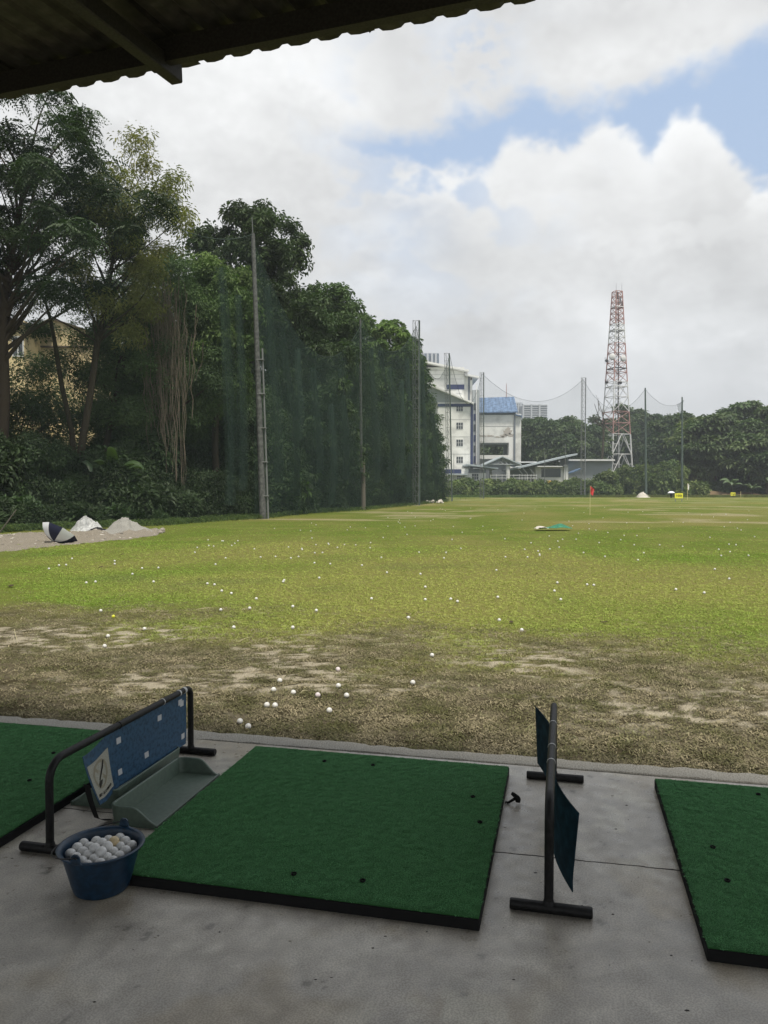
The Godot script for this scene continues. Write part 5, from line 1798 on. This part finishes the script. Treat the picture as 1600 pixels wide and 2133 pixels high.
func slope(t: Node3D, called: String, xa: float, ya: float, xb: float, yb: float, d0: float, d1: float, th: float, m: Material) -> MeshInstance3D:
	# a roof slab seen edge-on, from one pixel to another
	var a := at_depth(xa, ya, d0) - t.position
	var b := at_depth(xb, yb, d0) - t.position
	var s := Shape.new()
	var back := Vector3(0, 0, -(d1 - d0))
	var dn := Vector3(0, -th, 0)
	var p := [a, b, b + dn, a + dn]
	var mid := (a + b) / 2 + back / 2 + dn / 2
	s.quad_out(p[0], p[1], p[2], p[3], mid)
	s.quad_out(p[0] + back, p[1] + back, p[2] + back, p[3] + back, mid)
	for k in 4:
		s.quad_out(p[k], p[(k + 1) % 4], p[(k + 1) % 4] + back, p[k] + back, mid)
	return obj(called, s, m, t)

func gable(t: Node3D, called: String, pts: Array, d0: float, d1: float, m: Material) -> MeshInstance3D:
	var poly := PackedVector2Array()
	for p in pts:
		var q := at_depth(p[0], p[1], d0) - t.position
		poly.append(Vector2(q.x, q.y))
	var s := Shape.new()
	s.prism(poly, func(p, k): return Vector3(p.x, p.y, -(d0 if k == 0 else d1) - t.position.z))
	return obj(called, s, m, t)

func window(t: Node3D, cx: float, cy: float, w: float, h: float, d: float, cols: int, rows: int) -> void:
	var c := at_depth(cx, cy, d) - t.position
	var W := w / FOCAL * d
	var H := h / FOCAL * d
	var s := Shape.new()
	var bar := 0.07
	for e in [-1, 1]:
		s.box(c + Vector3(e * W / 2, 0, 0.02), Vector3(bar, H + bar, 0.12))
		s.box(c + Vector3(0, e * H / 2, 0.022), Vector3(W - bar, bar, 0.116))
	for k in range(1, cols):
		s.box(c + Vector3(W * (float(k) / cols - 0.5), 0, 0.018), Vector3(bar, H - bar, 0.11))
	for k in range(1, rows):
		s.box(c + Vector3(0, H * (float(k) / rows - 0.5), 0.016), Vector3(W - bar, bar * 0.9, 0.10))
	var f := obj("window", s, M.frame_white, t)
	for i in cols:
		for j in rows:
			var g := Shape.new()
			g.box(c + Vector3(W * ((i + 0.5) / cols - 0.5), H * ((j + 0.5) / rows - 0.5), 0.004), Vector3(W / cols - bar * 0.9, H / rows - bar * 0.9, 0.02))
			obj("pane", g, M.glass_dark, f)

func make_buildings() -> void:
	# tall white block with navy trim
	var d := 165.0
	var t := thing("school_block", "tall white block with navy trim and a column of square windows", "building", Vector3(px_x(950, d), G, -d))
	block(t, "wall", 912, 980.5, 838, -1, d, d + 20, M.white_wall)
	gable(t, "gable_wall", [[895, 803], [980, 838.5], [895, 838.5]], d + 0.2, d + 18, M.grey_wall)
	slope(t, "roof", 893, 799, 987, 838, d - 1.2, d + 20, 0.35, M.fascia)
	block(t, "navy_band", 912, 980.4, 841, 847, d - 0.12, d + 0.002, M.navy_wall)
	block(t, "navy_pilaster", 980.5, 985, 838.5, -1, d - 0.15, d + 20, M.navy_wall)
	for y in [847, 883, 919, 956]:
		block(t, "floor_joint", 936, 980.4, y + 26.5, y + 27.1, d - 0.04, d + 0.002, M.seam)
	for y in [850, 887, 922.5, 958]:
		window(t, 957.5, y, 14, 14, d, 3, 2)
	block(t, "upper_wall", 884, 967, 765, 841, d + 8, d + 24, M.white_wall)
	for y in [771, 780, 789]:
		block(t, "cladding_joint", 896, 966.5, y, y + 0.5, d + 7.95, d + 8.002, M.seam)
	gable(t, "upper_gable", [[884, 756], [967, 770], [967, 766], [884, 766]], d + 8.01, d + 24, M.grey_wall)
	slope(t, "upper_roof", 884, 751, 977, 770, d + 6.5, d + 25, 0.4, M.fascia)
	block(t, "upper_band", 930, 967.2, 801, 811, d + 7.85, d + 8.003, M.navy_wall)
	block(t, "upper_panel", 950, 963, 811, 819, d + 7.9, d + 8.003, M.fascia)
	block(t, "stair_wall", 967, 984, 783, 838, d + 9, d + 22, M.white_wall)
	block(t, "stair_strip", 975, 979, 783, 838, d + 8.9, d + 9.002, M.dark_wall)
	window(t, 981.6, 789, 4, 6, d + 9, 1, 1)  # the stair opening, framed as a window and filled with a dark pane
	slope(t, "stair_roof", 969, 778, 998, 784, d + 7.5, d + 23, 0.35, M.fascia)
	block(t, "recess_wall", 985, 998, 812, -1, d + 8, d + 10, M.grey_wall)
	for k in 6:
		block(t, "recess_panel", 987, 991, 840 + k * 22, 854 + k * 22, d + 7.9, d + 8.003, M.navy_wall if k % 2 else M.glass_dark)
	block(t, "downpipe", 992, 993, 800, 967, d + 7.7, d + 7.95, M.fascia)
	# low annex in front
	t = thing("annex", "low white annex with a dark blue band under the tall block", "building", Vector3(px_x(970, 158), G, -158))
	block(t, "wall", 925, 1012, 976, -1, 158, 164, M.white_wall)
	block(t, "band", 925, 961, 977.5, 986, 157.9, 158.002, M.navy_wall)
	block(t, "band", 976, 1012, 976.5, 985, 157.9, 158.002, M.dark_wall)
	slope(t, "roof", 972, 966, 1038, 974, 156.5, 165, 0.3, M.pale_roof)
	block(t, "canopy", 934, 974, 987, 989, 156.6, 157.9, M.pale_roof)
	window(t, 960, 995, 16, 9, 158, 4, 2)
	window(t, 990, 993, 14, 13, 158, 3, 2)
	# hall with a blue roof
	d = 176.0
	t = thing("hall", "white hall with a blue pitched roof and a dark opening below", "building", Vector3(px_x(1035, d), G, -d))
	block(t, "upper_wall", 984, 1071, 861, 922, d, d + 12, M.white_wall)
	block(t, "navy_band", 984, 1071, 858.5, 864.2, d - 0.1, d + 0.002, M.dark_wall)
	block(t, "floor_joint", 985, 1071, 887.5, 888.3, d - 0.04, d + 0.002, M.seam)
	block(t, "corner_pier", 1060, 1071, 922, -1, d, d + 2, M.white_wall)
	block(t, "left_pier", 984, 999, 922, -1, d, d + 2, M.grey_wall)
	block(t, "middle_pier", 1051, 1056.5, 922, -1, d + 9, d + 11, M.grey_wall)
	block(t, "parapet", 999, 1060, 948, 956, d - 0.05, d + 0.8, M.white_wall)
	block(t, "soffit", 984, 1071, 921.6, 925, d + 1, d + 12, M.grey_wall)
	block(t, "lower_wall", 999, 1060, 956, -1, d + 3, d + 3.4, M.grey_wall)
	block(t, "side_wing", 1071.3, 1085, 862, -1, d + 4, d + 14, M.white_wall)
	for x in [996, 1071]:
		block(t, "downpipe", x, x + 2.4, 858, -1, d - 0.35, d - 0.15, M.dark_wall)
	# roof: front slope seen from below, ridge behind
	var s := Shape.new()
	var e0 := at_depth(983, 858.5, d - 1.0) - t.position
	var e1 := at_depth(1079, 857.0, d - 1.0) - t.position
	var r0 := at_depth(986, 829, d + 7) - t.position
	var r1 := at_depth(1071, 826.5, d + 7) - t.position
	var b0 := Vector3(e0.x, e0.y, e0.z - 15)
	var b1 := Vector3(e1.x, e1.y, e1.z - 15)
	for o in [Vector3.ZERO, Vector3(0, -0.25, 0)]:
		s.quad(e0 + o, r0 + o, r1 + o, e1 + o)
		s.quad(r0 + o, b0 + o, b1 + o, r1 + o)
	s.quad(e0, e1, e1 - Vector3(0, 0.25, 0), e0 - Vector3(0, 0.25, 0))
	s.tri(e1, r1, b1)
	s.tri(e0, b0, r0)
	obj("roof", s, M.blue_roof, t)
	# standing seams on it
	for k in 12:
		var u := (k + 0.5) / 12.0
		s = Shape.new()
		s.bar(e0.lerp(e1, u) + Vector3(0, 0.03, 0), r0.lerp(r1, u) + Vector3(0, 0.03, 0), 0.05)
		obj("roof_seam", s, M.blue_roof, t)
	slope(t, "side_roof", 1073, 862, 1088, 866, d + 3, d + 15, 0.25, M.blue_roof)
	# weather stains on the wall: real blotches of mould below the sill, ragged
	for q in [[1057, 903, 9, 8], [1050, 909, 8, 3], [1064, 908, 6, 4], [996, 908, 7, 3], [1008, 909, 6, 2.4], [1022, 909, 9, 2.0], [1036, 911, 6, 1.6], [1046, 911, 5, 1.6]]:
		var poly := PackedVector2Array()
		var cpt := at_depth(q[0], q[1], d) - t.position
		for k in 26:
			var a := TAU * k / 26.0
			var rr := 0.62 + 0.75 * absf(nz.get_noise_1d(k * 61.0 + q[0] * 13.0)) * 1.6
			poly.append(Vector2(cpt.x + cos(a) * q[2] * 0.11 * rr, cpt.y + sin(a) * q[3] * 0.11 * rr * (1.5 if sin(a) > 0 else 0.6)))
		s = Shape.new()
		s.prism(poly, func(p, k): return Vector3(p.x, p.y, -(d - 0.03 * (1 - k)) - t.position.z))
		obj("mould_stain", s, M.stained_wall, t)
	# canopy with an open truss gable
	d = 156.0
	t = thing("canopy", "gabled canopy with an open steel truss on a round white column", "canopy", Vector3(px_x(1057, d), G, -d))
	slope(t, "roof", 1009, 967, 1047, 950, d, d + 12, 0.22, M.pale_roof)
	slope(t, "roof", 1047, 950, 1087, 967, d, d + 12, 0.22, M.pale_roof)
	s = Shape.new()
	var tie0 := at_depth(1014, 967.5, d + 0.3) - t.position
	var tie1 := at_depth(1082, 967.5, d + 0.3) - t.position
	var apex := at_depth(1047, 953, d + 0.3) - t.position
	s.bar(tie0, tie1, 0.12)
	for k in range(1, 8):
		var x := tie0.lerp(tie1, k / 8.0)
		var upp := tie0.lerp(apex, k / 4.0) if k <= 4 else apex.lerp(tie1, (k - 4) / 4.0)
		s.bar(x, upp, 0.06)
		var nx := tie0.lerp(tie1, (k + 1) / 8.0)
		s.bar(upp, nx, 0.06)
	obj("truss", s, M.grey_wall, t)
	s = Shape.new()
	var foot := at_depth(1058, 1017, d + 1) - t.position
	s.tube([Vector3(foot.x, -0.1, foot.z), Vector3(foot.x, tie0.y, foot.z)], [0.42], 16)
	obj("column", s, M.white_wall, t)
	s = Shape.new()
	var fr := at_depth(1022, 1017, d + 11) - t.position
	s.tube([Vector3(fr.x, -0.1, fr.z), Vector3(fr.x, tie0.y, fr.z)], [0.3], 10)
	obj("column", s, M.white_wall, t)
	# sheds to the right
	d = 160.0
	t = thing("shed", "low open shed with a long rising pale blue roof", "shed", Vector3(px_x(1130, d), G, -d))
	slope(t, "roof", 1061, 977, 1203, 944, d, d + 9, 0.35, M.pale_roof)
	gable(t, "end_wall", [[1112, 972], [1183, 954], [1183, 971], [1112, 971.8]], d + 1.0, d + 8, M.grey_wall)
	block(t, "wall", 1116, 1183, 972, -1, d + 2, d + 8, M.white_wall)
	block(t, "opening_shade", 1128, 1168, 976, 994, d + 1.9, d + 2.002, M.glass_dark)  # dark panel painted as the shade of the wall opening, no glass there
	block(t, "lean_to", 1120, 1172, 970.5, 972.5, d - 0.6, d + 1.9, M.fascia)
	block(t, "corner_pier", 1175, 1183.5, 968, -1, d + 1.5, d + 2.6, M.white_wall)
	block(t, "back_wall", 1063, 1112, 976, -1, d + 7, d + 7.5, M.grey_wall)
	for x in [1078, 1089, 1103]:
		s = Shape.new()
		var top := at_depth(x, 975, d + 1) - t.position
		s.tube([Vector3(top.x + 1.0, -0.1, top.z), Vector3(top.x + 0.95, top.y - 1.2, top.z), Vector3(top.x, top.y, top.z)], [0.09], 7)
		obj("downpipe", s, M.fascia, t)
	t = thing("shed", "low flat-roofed shed at the foot of the tower", "shed", Vector3(px_x(1230, 168), G, -168))
	block(t, "wall", 1184, 1276, 961, -1, 168, 174, M.grey_wall)
	block(t, "roof", 1182, 1281, 956.5, 960, 166.5, 175, M.fascia)
	block(t, "roof_below", 1080, 1118, 961.5, 963.5, 168, 172, M.fascia)
	slope(t, "lean_to_roof", 1184, 986, 1212, 975, 163, 167, 0.2, M.blue_roof)
	# fence rails
	t = thing("rail_fence", "thin white rail fence in front of the canopy", "fence", Vector3(px_x(1070, 152), G, -152))
	for y in [990, 996]:
		s = Shape.new()
		s.bar(at_depth(1022, y, 152) - t.position, at_depth(1118, y, 152) - t.position, 0.045)
		obj("rail", s, M.fascia, t)
	for k in 9:
		var p := at_depth(1022 + k * 12, 988, 152) - t.position
		s = Shape.new()
		s.bar(Vector3(p.x, -0.05, p.z), p, 0.045)
		obj("fence_post", s, M.fascia, t)
	var pole_px := [[1135, 940, 154.0, "thin pale pole in front of the rising shed roof"], [1178, 924, 158.0, "thin pale pole at the high end of the shed roof"], [945.5, 945, 152.0, "thin pale pole in front of the navy-trimmed block"]]
	for q in pole_px:
		var p := at_depth(q[0], q[1], q[2])
		s = Shape.new()
		s.tube([Vector3(p.x, G - 0.05, p.z), p], [0.06], 6)
		tag(obj("thin_pole", s, M.mast), q[3], "pole")
	# little yellow machine half hidden in the bushes
	t = thing("yellow_machine", "small yellow digger half hidden behind the green bushes", "digger", Vector3(px_x(1146, 159.5), G, -159.5))
	s = Shape.new()
	s.box(Vector3(0, 2.75, 0), Vector3(1.2, 0.9, 0.5), Basis.IDENTITY, 0.08)
	obj("cab", s, M.digger_yellow, t)
	s = Shape.new()
	s.box(Vector3(0.1, 1.35, 0), Vector3(1.7, 1.85, 0.55), Basis.IDENTITY, 0.1)
	obj("body", s, M.digger_yellow, t)
	s = Shape.new()
	s.tube([Vector3(0.4, 2.2, 0.2), Vector3(1.0, 3.0, 0.2), Vector3(1.5, 2.2, 0.2)], [0.12], 6)
	obj("arm", s, M.digger_yellow, t)
	s = Shape.new()
	s.box(Vector3(0.1, 0.2, 0), Vector3(1.8, 0.45, 0.6), Basis.IDENTITY, 0.1)
	obj("track", s, M.cloth_black, t)
	# far flats, slab by slab
	for q in [[1089, 1140, 843, 620.0, "pale far block of flats with stacked balconies"], [1074, 1089, 839, 640.0, "narrower far block of flats beside the blue roof"]]:
		t = thing("flats", q[4], "building", Vector3(px_x((q[0] + q[1]) / 2, q[3]), G, -q[3]))
		var dd: float = q[3]
		block(t, "core", q[0] + 1, q[1] - 1, q[2] + 1, -1, dd + 2, dd + 20, M.condo_glass)
		for k in 16:
			var y: float = q[2] + k * 4.6
			block(t, "balcony_slab", q[0], q[1], y, y + 2.0, dd, dd + 2, M.condo)
		for x in [q[0], (q[0] * 2 + q[1]) / 3.0, (q[0] + q[1] * 2) / 3.0]:
			block(t, "pier", x, x + 2, q[2] - 1, -1, dd - 0.5, dd + 1.9, M.condo)
	t = thing("flats", "grey-blue far tower peeping over the white cladding", "building", Vector3(px_x(904, 420), G, -420))
	block(t, "core", 880, 914, 736, -1, 420, 445, M.condo_glass)
	for x in [880, 889, 898, 906]:
		block(t, "pier", x, x + 3.5, 735, -1, 419, 420, M.condo)
	t = thing("radio_mast", "thin red and white far mast above the blue roof", "mast", Vector3(px_x(1054, 520), G, -520))
	for k in 8:
		s = Shape.new()
		var h0 := k * 9.0
		s.tube([Vector3(0, h0, 0), Vector3(0, h0 + 9.0, 0)], [1.0 - k * 0.1, 0.9 - k * 0.1], 6)
		obj("section", s, M.tower_red if k % 2 else M.tower_white, t)
	# yellow house behind the left trees
	d = 62.0
	t = thing("yellow_house", "weathered yellow house behind the left trees", "building", Vector3(px_x(80, d), G, -d))
	block(t, "wall", 56, 200, 692, -1, d + 3, d + 15, M.yellow_wall)
	gable(t, "gable_wall", [[70, 680], [105, 662], [190, 690], [190, 692.5], [70, 692.5]], d + 3.02, d + 15, M.yellow_wall)
	slope(t, "verge", 68, 680, 105, 661, d + 2.7, d + 15, 0.12, M.brown_trim)
	slope(t, "verge", 105, 661, 196, 691, d + 2.7, d + 15, 0.12, M.brown_trim)
	block(t, "porch_wall", -40, 56, 668, -1, d, d + 10, M.yellow_wall)
	block(t, "ledge", 56.2, 190, 720, 723, d + 2.8, d + 3.002, M.brown_trim)
	slope(t, "porch_roof", -50, 650, 71, 676, d - 0.5, d + 10, 0.2, M.brown_trim)
	window(t, 38, 722, 22, 40, d, 2, 1)
	window(t, 5, 850, 26, 40, d, 3, 1)
	block(t, "sill", -10, 22, 872, 879, d - 0.3, d + 0.002, M.yellow_wall)
	# leaning dead branch before it
	s = Shape.new()
	var v := [at_depth(112, 700, 37), at_depth(104, 660, 37), at_depth(95, 630, 37), at_depth(80, 600, 37), at_depth(70, 560, 37), at_depth(64, 510, 37)]
	s.tube(v, [0.09, 0.08, 0.07, 0.06, 0.05, 0.03], 7)
	s.tube([at_depth(93, 620, 37), at_depth(108, 614, 37.1), at_depth(122, 616, 37.2), at_depth(136, 609, 37.3)], [0.045, 0.04, 0.035, 0.03], 6)
	s.tube([at_depth(112, 700, 37), at_depth(128, 800, 37.5), at_depth(150, 900, 38), Vector3(px_x(160, 38), G - 0.1, -38)], [0.1, 0.12, 0.14, 0.18], 8)
	var bt := thing("bare_tree", "bare crooked dark stem standing before the yellow house", "tree", Vector3(px_x(160, 38), G, -38))
	var bo := obj("trunk", s, M.bark, bt)
	bo.position = -bt.position

func make_tower() -> void:
	var d := 222.0
	var t := thing("radio_tower", "red and white lattice radio tower with two dish antennas", "tower", Vector3(px_x(1282, d), G, -d), 0.3)
	var H := px_y(607, d)
	var half := func(y: float) -> float:
		return lerpf(3.6, 1.0, clampf(y / H, 0.0, 1.0))
	# bands by height: [from, to, red?]
	var cuts := [[-0.05, px_y(905, d), false], [px_y(905, d), px_y(858, d), true], [px_y(858, d), px_y(796, d), false], [px_y(796, d), px_y(716, d), true], [px_y(716, d), px_y(676, d), false], [px_y(676, d), H, true]]
	for band in cuts:
		var s := Shape.new()
		var y0: float = band[0]
		var y1: float = band[1]
		var n := maxi(1, int(round((y1 - y0) / lerpf(5.4, 1.7, clampf(y0 / H * 1.3, 0.0, 1.0)))))
		var low := y0 < 1.0
		var m: Material = M.tower_red if band[2] else M.tower_white
		for k in n:
			var a := lerpf(y0, y1, float(k) / n)
			var b := lerpf(y0, y1, float(k + 1) / n)
			var ra: float = half.call(a)
			var rb: float = half.call(b)
			var c := []
			for i in 4:
				var dir := Vector3([-1, 1, 1, -1][i], 0, [-1, -1, 1, 1][i])
				c.append([dir * ra + Vector3(0, a, 0), dir * rb + Vector3(0, b, 0)])
			for i in 4:
				var j := (i + 1) % 4
				s.bar(c[i][0], c[i][1], 0.22 if low else 0.16, 6)
				s.bar(c[i][1], c[j][1], 0.09)
				var bm: Vector3 = (c[i][0] + c[j][0]) / 2
				var tm: Vector3 = (c[i][1] + c[j][1]) / 2
				if low:
					s.bar(c[i][0], tm, 0.15)
					s.bar(c[j][0], tm, 0.15)
					s.bar(c[i][0].lerp(c[i][1], 0.5), c[i][0].lerp(tm, 0.5), 0.07)
					s.bar(c[j][0].lerp(c[j][1], 0.5), c[j][0].lerp(tm, 0.5), 0.07)
				else:
					s.bar(c[i][0], c[j][1], 0.075)
					s.bar(c[j][0], c[i][1], 0.075)
		obj("red_section" if band[2] else "white_section", s, m, t)
	# ladder and cables inside
	var l := Shape.new()
	for x in [-0.35, 0.35]:
		l.bar(Vector3(x, 0, 0.3), Vector3(x, H - 1, 0.3), 0.05)
	for k in int(H / 1.1):
		l.bar(Vector3(-0.35, 0.8 + k * 1.1, 0.3), Vector3(0.35, 0.8 + k * 1.1, 0.3), 0.035)
	obj("ladder", l, M.tower_dark, t)
	var cb := Shape.new()
	cb.box(Vector3(0.75, H * 0.46, -0.2), Vector3(0.28, H * 0.85, 0.12))
	obj("cable_tray", cb, M.tower_dark, t)
	for y in [px_y(768, d), px_y(806, d), px_y(688, d), px_y(640, d)]:
		var r: float = half.call(y)
		var s := Shape.new()
		for e in [-1, 1]:
			s.box(Vector3(0, y, e * r), Vector3(2 * r, 0.22, 0.35))
			s.box(Vector3(e * r, y + 0.01, 0), Vector3(0.35, 0.2, 2 * r - 0.36))
		obj("platform", s, M.tower_dark if y < px_y(700, d) and y > px_y(790, d) else M.tower_white, t)
	# dishes, turned towards the range
	var inv := Basis(Vector3.UP, -0.3)
	for q in [[1276.0, 743.0, 1.0], [1299.5, 746.5, 1.0]]:
		var p := at_depth(q[0], q[1], d - 3.6) - t.position
		var s := Shape.new()
		var dish := Node3D.new()
		s.lathe([Vector2(0.0, 0.25), Vector2(0.5, 0.2), Vector2(0.85, 0.08), Vector2(0.88, 0.0), Vector2(0.88, -0.45), Vector2(0.3, -0.6), Vector2(0.1, -1.3), Vector2(0.0, -1.3)], 24)
		var o := obj("dish", s, M.tower_white, t)
		o.basis = inv * Basis(Vector3.UP, 0.5 if q[0] > 1290 else -0.1) * Basis(Vector3.RIGHT, PI / 2)
		o.position = inv * p
	for q in [[1263.5, 751.0], [1263.5, 796.0], [1292.0, 797.0]]:
		var p := at_depth(q[0], q[1], d - 1.5) - t.position
		var s := Shape.new()
		s.lathe([Vector2(0.0, 0.3), Vector2(0.42, 0.1), Vector2(0.45, -0.3), Vector2(0.0, -0.45)], 14)
		var o := obj("drum_antenna", s, M.tower_dark, t)
		o.basis = inv * Basis(Vector3.UP, -0.9) * Basis(Vector3.RIGHT, PI / 2)
		o.position = inv * p
		var rods := Shape.new()
		for k in 3:
			rods.bar(inv * (p + Vector3(-0.5 + k * 0.3, -0.8, 0.2)), inv * (p + Vector3(-0.5 + k * 0.3, 0.9, 0.2)), 0.04)
		obj("rods", rods, M.tower_dark, t)
	for x in [-0.95, 0.9]:
		var s := Shape.new()
		s.tube([Vector3(x, H - 0.5, 0.9), Vector3(x, H + 2.2, 0.9)], [0.05, 0.02], 5)
		obj("whip_aerial", s, M.tower_dark, t)
	var hd := Shape.new()
	for k in 3:
		hd.box(Vector3([-0.8, 0.2, 0.8][k], H - 1.5 - k * 1.2, 1.15), Vector3(0.3, 2.0, 0.2))
	obj("panel_antennas", hd, M.tower_dark, t)
